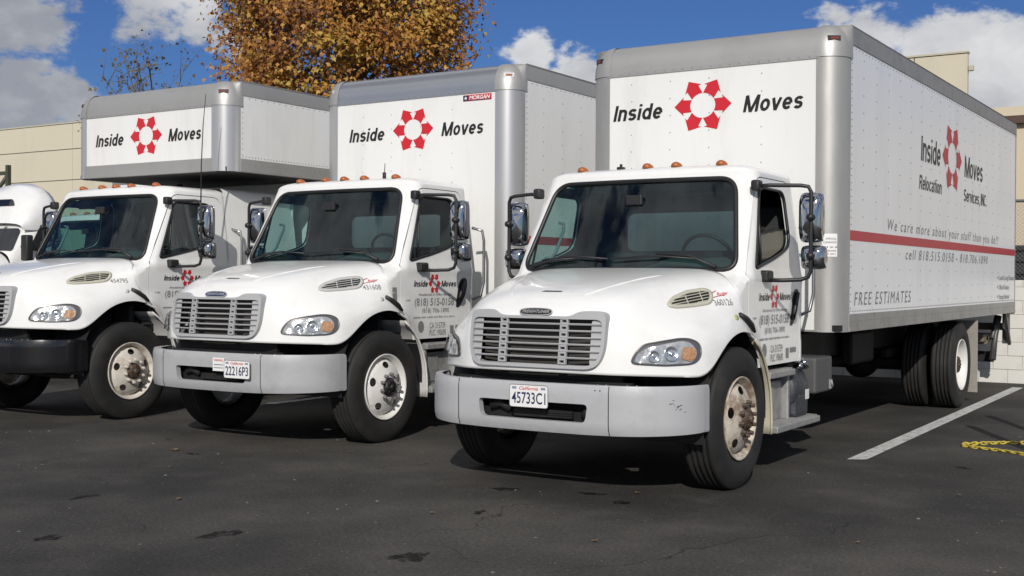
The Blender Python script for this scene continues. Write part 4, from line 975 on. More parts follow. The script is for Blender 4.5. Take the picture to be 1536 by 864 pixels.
    if cfg.get('notice'):
        def post(x_arc, z):
            a = x_arc/rc; return Vector((W-rc+(rc+.008)*math.sin(a), yf+rc-(rc+.008)*math.cos(a), z))
        q = MB(); rect(q, .03, .155, 1.69, 1.885, post, 6); part('clearance_notice', q, white_m, Bx)
        po = lambda a, z: (lambda p: p+Vector((.5, -.86, 0))*.003)(post(a, z)); part('lettering', text_fit('OFFICIAL', .06, .148, 1.835, .016, po, 0, .01), ink_g, Bx); part('lettering', text_fit('CLEARANCE', .04, .15, 1.805, .016, po, 0, .01), ink_g, Bx)
        q = MB(); strokes(.07, .148, 1.765, .016, po, 2, q); strokes(.05, .148, 1.735, .014, po, 3, q); strokes(.05, .148, 1.708, .014, po, 5, q); part('small_print', q, ink_g, Bx, kind='stuff')
    if cfg.get('side_text'):
        for o_ in (0,):
            sfn = lambda y, z: Vector((W+.0028, y, z)); dy = Y0-3.1; k = (LN/7.88)
            Yc = lambda y: Y0+.2+(y-3.3)*k
            dz = cfg.get('side_dz', 0)
            q = MB(); rect(q, Y0+.215, Y1-.052, 1.835+dz, 1.922+dz, lambda y, z: Vector((W+.0022, y, z)), 6); part('red_stripe', q, red_side, Bx)
            part('side_emblem', emblem(Yc(7.12), 2.86+dz, .47*k, .40, sfn), red_side, Bx)
            for tx_, a, b, z, c in (('Inside', 5.72, 6.56, 2.72, .255), ('Moves', 7.74, 8.75, 2.70, .245), ('Relocation', 5.66, 6.62, 2.425, .145), ('Services, INC.', 7.72, 9.0, 2.415, .145)):
                part('lettering', sign(tx_, Yc(a), Yc(b), z+dz, c, sfn, .145, .08), ink, Bx)
            for tx_, a, b, z, c, sp_, bo in (('We care more about your stuff than you do!!', 4.50, 9.75, 1.965, .105, 1.35, 0), ('cell 818.515.0158 - 818.706.1890', 5.15, 9.1, 1.70, .10, 1.25, 0), ('FREE ESTIMATES', 3.46, 5.36, 1.275, .115, 1.3, 0),
                    ('Local & Long Distance', 9.85, 10.9, 1.50, .062, 1, .006), ('Office & Industry', 9.85, 10.55, 1.375, .062, 1, .006), ('Storage Solutions', 9.85, 10.55, 1.25, .062, 1, .006)):
                part('lettering', text_fit(tx_, Yc(a), Yc(b), z+dz, c, sfn, .2 if c > .08 else 0, bo, sp_), ink_g, Bx, kind='stuff')
            for i in range(3): part('bullet', rect(MB(), Yc(9.74), Yc(9.78), 1.515-i*.125+dz, 1.55-i*.125+dz, sfn), ink_g, Bx)
    # rear running gear: mud flaps, lift gate
    ry = cfg['ry']
    for s in (1, -1):
        x0, x1 = sorted((s*.62, s*1.2)); part('mud_flap', MB().box(x0, x1, ry+.78, ry+.795, .12, 1.0, .003), mat('mud_flap', (.30, .28, .25), .8, var=.15, dirt=(.12, .1, .08), dirt_amt=.5), T)
    part('gap_block_and_bar', MB().box(-.62, .62, Y1-1.2, Y1-.8, .30, 1.0, .02).box(-.95, .95, Y1-.04, Y1+.0, .35, .5, .01), chassis_m, T)  # dark box added to block the lit gap under the truck, plus rear bar
    G_ = part('lift_gate', MB().box(-.95, .95, Y1-.55, Y1-.42, .62, .74, .01).box(.55, .95, Y1-.75, Y1-.05, .66, .76, .015).box(-.95, -.55, Y1-.75, Y1-.05, .66, .76, .015).box(-1.1, 1.1, Y1-.06, Y1+.02, .80, .90, .01), mat('lift_gate_tan', (.20, .165, .12), .7, var=.25, vscale=8, dirt=(.05, .04, .03), dirt_amt=.6), T)
    for s in (1, -1):
        q = MB(); q.tube([(s*.98, Y1-.30, .40), (s*1.0, Y1-.2, .72), (s*1.02, Y1-.12, 1.0)], [.05, .035, .05], 8).tube([(s*1.0, Y1-.42, .70), (s*1.0, Y1-.15, .98)], .03, 8)
        a, b = sorted((s*1.08, s*1.16)); q.box(a, b, Y1-.16, Y1-.02, .62, 1.06, .01); a, b = sorted((s*1.12, s*1.2)); q.add([Vector((s*1.15, Y1-.5, 1.05)), Vector((s*1.15, Y1-.42, 1.05)), Vector((s*1.15, Y1-.08, .62)), Vector((s*1.15, Y1-.14, .60)), Vector((s*1.19, Y1-.5, 1.05)), Vector((s*1.19, Y1-.42, 1.05)), Vector((s*1.19, Y1-.08, .62)), Vector((s*1.19, Y1-.14, .60))], [(0, 1, 2, 3), (4, 7, 6, 5), (0, 4, 5, 1), (1, 5, 6, 2), (2, 6, 7, 3), (3, 7, 4, 0)])
        part('gate_arm', q, mat('gate_steel', (.12, .12, .12), .5, .6, var=.3, vscale=10), G_, loc=(0, 0, 0))

TRUCK1 = (0, 0, 0); TRUCK2 = (-3.591, .476, 0); TRUCK3 = (-6.905, .386, 0)
com = dict(len=7.88, ry=7.84, Zb=1.05)
build_truck('white box truck with a grey bumper, plate 45733C1 and its driver window half open', TRUCK1, 0.0, dict(com, W=1.214, Yf=3.1, Zt=3.67, alum=alum, post=alum, cap=alum_rail, front_rail=alum_rail, side_rail=alum_dull, side_mat=side_w,
    rim=rim_rusty, rim_r=rim_w, hub=hub_rust, lug=hub_rust, splash=splash_d, vent=vent_m, marker=mat('marker_yellowed', (.45, .48, .22), .4), bumper=bump_gr, plate='45733C1', plate_at=(.013, .695), open_window=True, turn=(.12, -.35),
    lamp_missing=1, scuffed=True, number='360126', ryder=True, red_marker=True, riv_x=(-.76, -.37, .01, .50), emb=(3.05, -.05), base=2.96, side_text=True, notice=True))
build_truck('white box truck with plate 22216P3, clean white wheels and a warning sticker on its bumper', TRUCK2, .075, dict(com, W=1.30, bx=-.08, Yf=3.125, len=7.3, ry=7.2, Zt=3.74, alum=alum_new, post=alum_new, cap=alum_rail, front_rail=alum_blue, side_rail=alum_rail, side_mat=panel_w,
    rim=rim_w, rim_r=rim_w, hub=hub_dark, lug=lug_grey, splash=splash_w, vent=vent_g, marker=mat('marker_white', (.6, .6, .58), .4), bumper=mat('bumper_grey_plain', (.40, .405, .415), .45, var=.05, vscale=3, dirt=(.25, .25, .25), dirt_amt=.35, dscale=5), plate='22216P3', plate_at=(.37, .688-.033), warning=(.14, .72-.033), turn=(.15, -.3),
    badge=mat('badge_navy', (.02, .035, .09), .3), number='431608', ryder=True, tag26=True, red_marker=False, roof_antenna=True, riv_x=(-.70, -.30, .10, .52), emb=(3.11, 0.0), base=3.015, side_text=True, morgan=True, side_dz=.02))
build_truck('white truck with a box overhanging its cab, black bumper and a tall whip antenna', TRUCK3, .115, dict(com, W=1.31, bx=-.08, Yf=4.2, len=6.0, ext=True, ry=7.0, Zt=3.72, attic=dict(y=2.396, z=2.69), alum=alum_rail, post=alum_new, cap=alum_rail, front_rail=alum_rail, side_rail=alum_rail, side_mat=panel_w,
    rim=rim_cream, rim_r=rim_w, hub=hub_rust, lug=rim_cream, splash=splash_w, vent=vent_m, marker=mat('marker_white', (.6, .6, .58), .4), bumper=bump_bk, turn=(.2, -.3),
    badge=mat('badge_navy', (.02, .035, .09), .3), number='454795', red_marker=True, whip=True, riv_x=(), emb=(3.155, -.01), base=3.065))
build_truck('plain white box truck without lettering, set back beside the whip antenna truck', (-10.95, 3.35, 0), .05, dict(com, W=1.25, Yf=3.1, len=6.0, ry=6.3, Zt=3.3, alum=alum_dull, post=alum_dull, cap=alum_dull, front_rail=alum_dull, side_rail=alum_dull, side_mat=panel_w,
    rim=rim_w, rim_r=rim_w, hub=hub_dark, lug=lug_grey, splash=splash_w, vent=vent_g, marker=mat('marker_white', (.6, .6, .58), .4), bumper=bump_gr, turn=(.2, -.3), red_marker=False, riv_x=(), emb=(3, 0), base=3, letter=False, rivets=False))

# ------------------------------------------------------------------ tractor unit far left
def build_tractor(loc):
    T = thing('tractor_unit', 'white tractor unit with a tall sloped roof and dark windshield beyond the box trucks', 'truck', loc)
    def sec(hw, y, z0, z1, e=.5, n=21):
        return [(hw*math.copysign(abs(math.cos(a))**e, math.cos(a)), y, z0+(z1-z0)*abs(math.sin(a))**e) for a in np.linspace(0, PI, n)]
    part('hood', MB().grid([sec(.75, 0, .9, 1.35), sec(.9, .15, .85, 1.55), sec(1.0, .8, .8, 1.75), sec(1.02, 1.6, .8, 1.88), sec(1.05, 2.0, .8, 1.93)], True), paint, T)
    part('fender', MB().grid([sec(1.05, .1, .55, .95), sec(1.2, .4, .9, 1.15), sec(1.22, .9, 1.0, 1.25), sec(1.2, 1.5, .8, 1.2)], True), paint, T)
    part('cab', MB().grid([sec(1.02, 1.98, .8, 1.93, .3), sec(1.06, 2.3, .8, 2.42, .3), sec(1.08, 2.6, .8, 2.5, .3), sec(1.08, 3.05, .8, 2.5, .3)], True).grid([sec(1.08, 3.05, .8, 2.5, .3), sec(.01, 3.06, .8, 2.0, .3)], False), paint, T)
    fair = part('roof_fairing', MB().grid([sec(1.0, 2.20, 2.30, 2.43, .6), sec(1.0, 2.34, 2.30, 2.70, .75), sec(1.0, 2.48, 2.3, 2.95, .8), sec(.98, 2.68, 2.3, 3.14, .8), sec(.96, 2.90, 2.3, 3.20, .8), sec(.95, 3.02, 2.3, 3.15, .8), sec(.02, 3.06, 2.3, 2.4, .6)], True), paint, T)
    part('windshield', patch(rounded([(-.96, 1.94), (.96, 1.94), (.90, 2.33), (-.90, 2.33)], .06), [], lambda x, z: Vector((x, 1.93+(z-1.93)*.62+.10*(x/.96)**2-.03, z)), .1), mat('dark_glass', (.012, .014, .017), .06, coat=.5), T)
    for s in (1, -1): part('side_window', patch(rounded([(2.28, 1.95), (2.9, 1.9), (2.9, 2.34), (2.5, 2.36)], .05), [], lambda y, z: Vector((s*(1.075+.02*(y-2.3)), y, z)), .1), mat('dark_glass', (.012, .014, .017)), T)
    bvh = BVHTree.FromPolygons([v.co for v in fair.data.vertices], [tuple(q.vertices) for q in fair.data.polygons])
    def on_roof(x, z):
        h = bvh.ray_cast(Vector((x, 0, z)), Vector((0, 1, 0)), 9); return (h[0] if h[0] is not None else Vector((x, 2.8, z)))+Vector((0, -.02, .01))
    part('skylight', patch(rounded([(-.55, 2.74), (.55, 2.74), (.42, 2.86), (-.42, 2.86)], .05), [], on_roof, .05), mat('dark_glass', (.012, .014, .017)), T)
    for x in (-.5, -.12, 0.0, .12, .5): part('roof_lamp', MB().box(x-.035, x+.035, 2.14, 2.2, 2.385, 2.415, .01), mat('lamp_dark', (.05, .05, .05), .4), T)
    for s in (1, -1):
        part('mirror_head', MB().box(s*1.32-.09, s*1.32+.09, 2.0, 2.14, 1.75, 2.2, .03, 3).tube([(s*1.05, 2.15, 2.0), (s*1.3, 2.07, 2.0)], .02, 6), black_p, T)
        part('hood_mirror', MB().box(s*.98-.09, s*.98+.09, .95, 1.08, 1.80, 1.96, .03, 3).tube([(s*.95, 1.05, 1.65), (s*.97, 1.02, 1.85)], .015, 6), black_p, T)
        build_wheel(T, (s*1.05, .95, .5), s, rim_w, hub_dark, lug_grey, True); build_wheel(T, (s*1.05, 5.2, .5), s, rim_w, hub_dark, lug_grey, False, .33)
    part('bumper', MB().box(-1.2, 1.2, -.1, .15, .35, .8, .05), bump_gr, T)
    part('chassis', MB().box(-.5, -.4, .2, 6.2, .7, .95).box(.4, .5, .2, 6.2, .7, .95).box(-.4, .4, 2, 2.2, .72, .93).box(-.4, .4, 5.1, 5.3, .72, .93), chassis_m, T)
build_tractor((-15.35, 4.15, 0))

# ------------------------------------------------------------------ ground
def struct(o): o['kind'] = 'structure'; return o
def asphalt():
    m = bpy.data.materials.new('asphalt'); m.use_nodes = True; t = m.node_tree; n = t.nodes; l = t.links; b = n['Principled BSDF']; b.inputs['Roughness'].default_value = .88; b.inputs['Specular IOR Level'].default_value = .25
    co = n.new('ShaderNodeTexCoord'); v = co.outputs['Object']
    def noise(sc, d, r): x = n.new('ShaderNodeTexNoise'); x.inputs['Scale'].default_value = sc; x.inputs['Detail'].default_value = d; x.inputs['Roughness'].default_value = r; l.new(v, x.inputs['Vector']); return x.outputs['Fac']
    def ramp(f, a, b_, c0, c1):
        r = n.new('ShaderNodeMapRange'); r.inputs['From Min'].default_value = a; r.inputs['From Max'].default_value = b_; l.new(f, r.inputs['Value'])
        x = n.new('ShaderNodeMixRGB'); l.new(r.outputs[0], x.inputs[0]); x.inputs[1].default_value = (*c0, 1); x.inputs[2].default_value = (*c1, 1); return x.outputs[0], r.outputs[0]
    base, _ = ramp(noise(.55, 8, .62), .35, .66, (.044, .0432, .0415), (.074, .0712, .067))
    fine, _ = ramp(noise(42, 6, .78), .32, .70, (.42, .42, .42), (1.70, 1.67, 1.62))
    mu = n.new('ShaderNodeMixRGB'); mu.blend_type = 'MULTIPLY'; mu.inputs[0].default_value = 1; l.new(base, mu.inputs[1]); l.new(fine, mu.inputs[2]); cur = mu.outputs[0]
    big, _ = ramp(noise(.28, 5, .6), .40, .62, (.72, .72, .73), (1.12, 1.10, 1.07))
    mu = n.new('ShaderNodeMixRGB'); mu.blend_type = 'MULTIPLY'; mu.inputs[0].default_value = 1; l.new(cur, mu.inputs[1]); l.new(big, mu.inputs[2]); cur = mu.outputs[0]
    # worn dusty patches
    _, dm = ramp(noise(1.1, 12, .78), .50, .70, (0, 0, 0), (1, 1, 1)); x = n.new('ShaderNodeMixRGB'); 
    mm = n.new('ShaderNodeMath'); mm.operation = 'MULTIPLY'; l.new(dm, mm.inputs[0]); mm.inputs[1].default_value = .38; l.new(mm.outputs[0], x.inputs[0]); l.new(cur, x.inputs[1]); x.inputs[2].default_value = (.10, .088, .078, 1); cur = x.outputs[0]
    # pale specks of aggregate
    vo = n.new('ShaderNodeTexVoronoi'); vo.inputs['Scale'].default_value = 24; l.new(v, vo.inputs['Vector'])
    lt = n.new('ShaderNodeMath'); lt.operation = 'LESS_THAN'; l.new(vo.outputs['Distance'], lt.inputs[0]); lt.inputs[1].default_value = .10
    sp = n.new('ShaderNodeMath'); sp.operation = 'GREATER_THAN'; sep = n.new('ShaderNodeSeparateColor'); l.new(vo.outputs['Color'], sep.inputs[0]); l.new(sep.outputs[0], sp.inputs[0]); sp.inputs[1].default_value = .72
    sm_ = n.new('ShaderNodeMath'); sm_.operation = 'MULTIPLY'; l.new(lt.outputs[0], sm_.inputs[0]); l.new(sp.outputs[0], sm_.inputs[1])
    x = n.new('ShaderNodeMixRGB'); l.new(sm_.outputs[0], x.inputs[0]); l.new(cur, x.inputs[1]); x.inputs[2].default_value = (.24, .21, .18, 1); cur = x.outputs[0]
    # cracks: thin borders of big warped cells, broken up by noise
    nz = n.new('ShaderNodeTexNoise'); nz.inputs['Scale'].default_value = 1.6; nz.inputs['Detail'].default_value = 6; l.new(v, nz.inputs['Vector'])
    vm = n.new('ShaderNodeVectorMath'); vm.operation = 'MULTIPLY_ADD'; l.new(nz.outputs['Color'], vm.inputs[0]); vm.inputs[1].default_value = (.9, .9, 0); l.new(v, vm.inputs[2])
    ve = n.new('ShaderNodeTexVoronoi'); ve.feature = 'DISTANCE_TO_EDGE'; ve.inputs['Scale'].default_value = .33; l.new(vm.outputs[0], ve.inputs['Vector'])
    cr, cm = ramp(ve.outputs['Distance'], .0006, .0028, (1, 1, 1), (0, 0, 0)); _, br = ramp(noise(.8, 3, .5), .44, .56, (0, 0, 0), (1, 1, 1))
    inv = n.new('ShaderNodeMath'); inv.operation = 'SUBTRACT'; inv.inputs[0].default_value = 1; l.new(cm, inv.inputs[1])
    cm2 = n.new('ShaderNodeMath'); cm2.operation = 'MULTIPLY'; l.new(inv.outputs[0], cm2.inputs[0]); l.new(br, cm2.inputs[1])
    x = n.new('ShaderNodeMixRGB'); l.new(cm2.outputs[0], x.inputs[0]); l.new(cur, x.inputs[1]); x.inputs[2].default_value = (.026, .025, .024, 1); cur = x.outputs[0]
    l.new(cur, b.inputs['Base Color'])
    bn = n.new('ShaderNodeBump'); bn.inputs['Strength'].default_value = .55; bn.inputs['Distance'].default_value = .008; l.new(noise(110, 3, .7), bn.inputs['Height']); l.new(bn.outputs[0], b.inputs['Normal'])
    return m
asp = asphalt()
g = struct(part('ground', MB().add([(-300, -120, 0), (300, -120, 0), (300, 500, 0), (-300, 500, 0)], [(0, 1, 2, 3)]), asp, None)); g['label'] = 'dark asphalt of the parking lot'
stain_m = mat('oil_stain', (.011, .0105, .010), .75, var=.3, vscale=20, spec=.2)
_t = stain_m.node_tree; _c = _t.nodes.new('ShaderNodeTexCoord'); _n = _t.nodes.new('ShaderNodeTexNoise'); _n.inputs['Scale'].default_value = 16; _n.inputs['Detail'].default_value = 8; _n.inputs['Roughness'].default_value = .75
_t.links.new(_c.outputs['Object'], _n.inputs['Vector']); _r = _t.nodes.new('ShaderNodeMapRange'); _r.inputs['From Min'].default_value = .42; _r.inputs['From Max'].default_value = .60; _r.inputs['To Min'].default_value = .95; _r.inputs['To Max'].default_value = .05
_t.links.new(_n.outputs['Fac'], _r.inputs['Value']); _t.links.new(_r.outputs[0], _t.nodes['Principled BSDF'].inputs['Alpha'])
def blob(cx, cy, rx, ry, seed, z=.004):
    rng = random.Random(seed); ph = [rng.uniform(0, 6.28) for _ in range(5)]; pts = []
    for t in np.linspace(0, 2*PI, 48, endpoint=False):
        k = 1+.22*math.sin(2*t+ph[0])+.16*math.sin(3*t+ph[1])+.13*math.sin(5*t+ph[2])+.09*math.sin(9*t+ph[3])+.06*math.sin(14*t+ph[4]); pts.append((cx+rx*k*math.cos(t), cy+ry*k*math.sin(t), z))
    return MB().add(pts, [tuple(range(48))])
for i, (cx, cy, rx, ry) in enumerate([(-.303, .25, .10, .055), (.305, .43, .08, .05), (-.861, -1.935, .07, .13), (.40, -1.78, .075, .13), (-1.60, -2.55, .05, .10), (.02, -.55, .03, .06), (-2.5, -1.6, .05, .09), (.62, .25, .05, .07), (-3.4, .2, .06, .04), (2.2, 3.1, .06, .05)]):
    part('oil_stain', blob(cx, cy, rx, ry, i), stain_m, g)
line_m = mat('line_paint', (.60, .60, .58), .75, var=.10, vscale=12, dirt=(.07, .066, .06), dirt_amt=.9, dscale=11, dlow=.50)
ln = struct(part('parking_line', MB().grid([[(lerp(1.295, 1.185, t)-.0, 3.02+t*8.0, .0045), (lerp(1.437, 1.327, t), 3.10+t*7.92, .0045)] for t in np.linspace(0, 1, 20)], False), line_m, None))
# a few other bay lines under the trucks, and past the right one
for x in (-2.35, -5.75):
    struct(part('parking_line', MB().grid([[(x-t*.11, 3.5+t*7.5, .0045), (x+.14-t*.11, 3.5+t*7.5, .0045)] for t in np.linspace(0, 1, 8)], False), line_m, None))

# ------------------------------------------------------------------ yellow chain and its posts
yel = mat('yellow_plastic', (.52, .41, .05), .45, var=.15, vscale=10, dirt=(.2, .17, .08), dirt_amt=.5, dscale=12)
CH = thing('plastic_chain', 'yellow plastic chain lying in a loop on the asphalt beside the white parking line', 'chain', (2.0, 4.5, 0))
path = [Vector(p) for p in [(2.66, 5.02, 0), (2.45, 4.93, 0), (2.25, 4.82, 0), (2.10, 4.68, 0), (1.98, 4.56, 0), (1.915, 4.46, 0), (1.94, 4.37, 0), (2.03, 4.32, 0), (2.15, 4.28, 0), (2.30, 4.22, 0), (2.5, 4.10, 0), (2.70, 4.0, 0)]]
seg = []
for a, b in zip(path, path[1:]):
    n = int((b-a).length/.004)
    seg += [a.lerp(b, k/n) for k in range(n)]
dist = 0; last = None; links = []
for i, p in enumerate(seg[1:], 1):
    dist += (p-seg[i-1]).length
    if dist >= .046: links.append((p, (p-seg[i-1]).normalized())); dist = 0
link_me = MB().tube([(.032*math.copysign(abs(math.cos(a))**.7, math.cos(a)), .017*math.sin(a), 0) for a in np.linspace(0, 2*PI, 14, endpoint=False)], .0065, 6, closed=True).mesh('link'); link_me.materials.append(yel)
rl = random.Random(3)
for i, (p, d) in enumerate(links):
    o = bpy.data.objects.new('link', link_me); C.objects.link(o); o.parent = CH
    o.location = p+Vector((rl.uniform(-.006, .006), rl.uniform(-.006, .006), .014))-CH.location; o.rotation_euler = ((.45 if i % 2 else -.6)+rl.uniform(-.2, .2), rl.uniform(-.1, .1), math.atan2(d.y, d.x)+rl.uniform(-.15, .15))
for nm, (x, y) in (('black chain post standing at the far end of the yellow chain', (2.72, 5.05)), ('black chain post where the yellow chain ends nearest the road', (2.74, 3.98))):
    o = thing('chain_post', nm, 'post', (x, y, 0), 'chain posts')
    part('base', MB().lathe([(0, .05), (.05, .05), (.16, .035), (.175, .02), (.175, 0), (0, 0)], 24, 'z'), black_p, o); part('pole', MB().tube([(0, 0, .04), (0, 0, 1.22)], .05, 14), black_p, o); part('knob', MB().lathe([(.0, 1.31), (.04, 1.295), (.058, 1.25), (.05, 1.21), (0, 1.20)], 12, 'z'), black_p, o)

# ------------------------------------------------------------------ block wall, fence, things behind
wall_m = mat('painted_block', (.70, .69, .645), .8, var=.05, vscale=3, dirt=(.45, .43, .38), dirt_amt=.45, dscale=2.2, bump=.25, bscale=45)
mort = mat('painted_mortar', (.50, .49, .45), .9)
BW = part('block_wall', MB().box(-4.0, 16, 11.712, 11.88, 0, 1.50), mort, None); tag(BW, 'low white painted block wall behind the trucks, below the wire fence', 'wall')
blk = MB().box(0, .394, -.01, .05, 0, .194, .004, 1).mesh('block'); blk.materials.append(wall_m)
blk2 = MB().box(0, .394, -.006, .05, 0, .194, .005, 1).mesh('block'); blk2.materials.append(wall_m)
for r in range(8):
    for c in range(18):
        x = -1.8+c*.40-(.2 if r % 2 else 0); h = .194 if r < 7 else .10
        o = bpy.data.objects.new('block', blk if random.random() > .3 else blk2); C.objects.link(o); o.parent = BW; o.location = (x, 11.708, .001+r*.20)
        if r == 7: o.scale = (1, 1, .5)
FN = thing('wire_fence', 'chain-link fence standing on the white block wall', 'fence', (0, 11.8, 1.5))
fm = mat('galvanised_wire', (.30, .30, .29), .5, .7)
q = MB()
def wire(a, b, r=.0022): q.tube([a, b], r, 3, cap=False)
for k in range(-14, 80):
    x = -.6+k*.06
    for d in (1, -1):
        x0, x1 = x, x+d*1.12; z0, z1 = .02, 1.14
        wire((x0, 0, z0), (x1, .004*d, z1))
part('mesh', q, fm, FN, kind='stuff')
part('top_rail', MB().tube([(-4, 0, 1.15), (8, 0, 1.15)], .022, 8), fm, FN)
for x in (-3.5, -.9, 2.4, 5.6): part('post', MB().tube([(x, .02, 0), (x, .02, 1.18)], .03, 8), fm, FN)
BN = thing('waste_bin', 'dark waste container showing through the wire fence', 'container', (1.6, 14.2, 0))
dk = mat('bin_dark', (.020, .022, .024), .55, var=.2)
part('body', MB().box(-1.3, 1.3, -.7, .7, .2, 1.95, .03).box(-1.34, 1.34, -.74, .74, 1.78, 1.88, .02), dk, BN); part('lid', MB().box(-1.33, 1.33, -.75, .75, 1.96, 2.05, .02), dk, BN)
for x in (-1.0, -.35, .35, 1.0): part('rib', MB().box(x-.05, x+.05, -.76, -.70, .25, 1.77, .01), dk, BN)
for x in (-1.1, 1.1):
    for y in (-.5, .5): part('caster', MB().lathe([(0, -.03), (.1, -.03), (.1, .03), (0, .03)], 14, 'x', (x, y, .1)), dk, BN)

# ------------------------------------------------------------------ buildings
beige = mat('tilt_up_beige', (.62, .57, .445), .85, var=.035, vscale=.5, dirt=(.42, .38, .29), dirt_amt=.3, dscale=.35, stretch=(1, 1, .3), bump=.05, bscale=20)
beige_dk = mat('joint_beige', (.26, .23, .17), .9)
WH = thing('warehouse', 'long beige concrete warehouse with horizontal joints behind the row of trucks', 'building', (-40, 24, 0))
part('core', MB().box(-30, 20.6, .14, 30, 0, 6.9), beige_dk, WH)
segs = [(-30+i*8.5, -30+(i+1)*8.5, 7.52) for i in range(6)]+[(34.0, 36.55, 7.06), (36.55, 37.84, 7.06)]
WH1 = WH; WH2 = thing('parapet_building', 'tall beige concrete wall end rising above the long side of the lettered box', 'building', (-40, 24, 0))
part('core', MB().box(33.8, 34.6, .14, 12, 0, 6.9), beige_dk, WH2)
for a, b, h in segs:
    WH = WH1 if a < 29 else WH2
    zz = [0, 1.75, 3.5, 5.28, 6.50, h]
    for z0, z1 in zip(zz, zz[1:]):
        if a >= 29 and z0 == 5.28: z1 = h
        if a >= 29 and z0 == 6.50: continue
        part('wall_panel', MB().box(a+.012, b-.012, 0, .16, z0+.014, z1-.014, .008, 1), beige, WH)
    part('coping', MB().box(a, b, -.03, .22, h, h+.05, .005), mat('coping_tan', (.50, .46, .36), .7), WH)
part('roof', MB().box(-29.9, 20.5, .2, 29.9, 6.905, 6.95), mat('roof_grey', (.3, .3, .3), .9), WH1)
part('wall_lamp', MB().box(37.84, 37.96, .02, .14, 6.62, 6.76, .02), mat('coping_tan', (.50, .46, .36)), WH2)
part('end_wall', MB().box(20.62, 20.95, .17, 30, 0, 7.5), beige, WH1)
B2 = thing('low_building', 'lower cream building with a brown roof band past the warehouse corner', 'building', (9, 34, 0))
cream = mat('cream_stucco', (.60, .53, .40), .85, var=.04, vscale=1, bump=.05, bscale=20)
part('wall', MB().box(-12.5, 14, 0, 16, 0, 6.45), cream, B2); part('roof_band', MB().box(-12.7, 14.2, -.25, 16.2, 6.45, 6.70, .01), mat('brown_fascia', (.085, .05, .035), .6), B2); part('parapet', MB().box(-12.6, 14.1, -.12, 16.1, 6.705, 7.0), cream, B2)
for x in (-10.5, -7, -3.5, 0, 4, 8):
    w_ = part('window', MB().box(x-.7, x+.7, -.05, .02, 3.6, 4.9, .01), mat('window_frame_dark', (.05, .05, .05), .4), B2); part('pane', MB().box(x-.62, x+.62, -.056, -.04, 3.68, 4.82), mat('dark_glass', (.012, .014, .017)), w_)
SR = thing('steel_rack', 'green steel rack rising behind the white tractor unit', 'rack', (-20.6, 10.2, 0))
grn = mat('rack_green', (.06, .07, .045), .6, var=.2)
for x in (-.6, .33): part('post', MB().box(x-.045, x+.045, -.045, .045, 0, 4.02), grn, SR)
part('crossbar', MB().box(-.54, .27, -.04, .04, 3.80, 3.88), grn, SR); part('brace', MB().tube([(-.5, 0, 3.1), (.3, 0, 3.78)], .045, 8), grn, SR)

# ------------------------------------------------------------------ trees
def leaf_material(name, cols):
    m = bpy.data.materials.new(name); m.use_nodes = True; t = m.node_tree; n = t.nodes; l = t.links; b = n['Principled BSDF']; b.inputs['Roughness'].default_value = .6
    at = n.new('ShaderNodeAttribute'); at.attribute_name = 'tone'; r = n.new('ShaderNodeValToRGB'); l.new(at.outputs['Fac'], r.inputs[0])
    el = r.color_ramp.elements; el[0].position = 0; el[0].color = (*cols[0], 1); el[1].position = 1; el[1].color = (*cols[-1], 1)
    for i, c in enumerate(cols[1:-1], 1): e = el.new(i/(len(cols)-1)); e.color = (*c, 1)
    l.new(r.outputs[0], b.inputs['Base Color'])
    tr = n.new('ShaderNodeBsdfTranslucent'); l.new(r.outputs[0], tr.inputs[0]); mx_ = n.new('ShaderNodeMixShader'); mx_.inputs[0].default_value = .25; l.new(b.outputs[0], mx_.inputs[1]); l.new(tr.outputs[0], mx_.inputs[2]); l.new(mx_.outputs[0], n['Material Output'].inputs[0])
    return m
LEAF2D = np.array([(0, -.05, 0), (.28, .02, .05), (.52, .36, .10), (.22, .42, .03), (.0, 1.0, .12), (-.22, .42, .03), (-.52, .36, .10), (-.28, .02, .05)], float)
LEAFF = [(0, 1, 3), (1, 2, 3), (0, 3, 5), (3, 4, 5), (0, 5, 7), (5, 6, 7)]
def leaves_mesh(name, pos, nrm, size, tone, seed):
    rng = np.random.default_rng(seed); N = len(pos)
    nr = nrm+rng.normal(0, .75, (N, 3)); nr /= np.linalg.norm(nr, axis=1)[:, None]
    t = rng.normal(0, 1, (N, 3)); t[:, 2] -= .8; t -= nr*np.sum(t*nr, axis=1)[:, None]; t /= np.linalg.norm(t, axis=1)[:, None]; b = np.cross(nr, t)
    V = pos[:, None, :]+size[:, None, None]*(LEAF2D[None, :, 0:1]*b[:, None, :]+(LEAF2D[None, :, 1:2])*t[:, None, :]-LEAF2D[None, :, 2:3]*nr[:, None, :]*rng.uniform(.3, 1.6, N)[:, None, None])
    V = V.reshape(-1, 3); nf = len(LEAFF); k = len(LEAF2D); Fc = (np.array(LEAFF)[None]+(np.arange(N)*k)[:, None, None]).reshape(-1, 3)
    me = bpy.data.meshes.new(name); me.vertices.add(len(V)); me.vertices.foreach_set('co', V.ravel()); me.loops.add(Fc.size); me.loops.foreach_set('vertex_index', Fc.ravel())
    me.polygons.add(len(Fc)); me.polygons.foreach_set('loop_start', np.arange(0, Fc.size, 3)); me.polygons.foreach_set('loop_total', np.full(len(Fc), 3)); me.update()
    a = me.attributes.new('tone', 'FLOAT', 'POINT'); a.data.foreach_set('value', np.repeat(tone, k).astype(np.float32)); return me
bark = mat('bark', (.13, .105, .08), .9, var=.3, vscale=8, bump=.4, bscale=20)
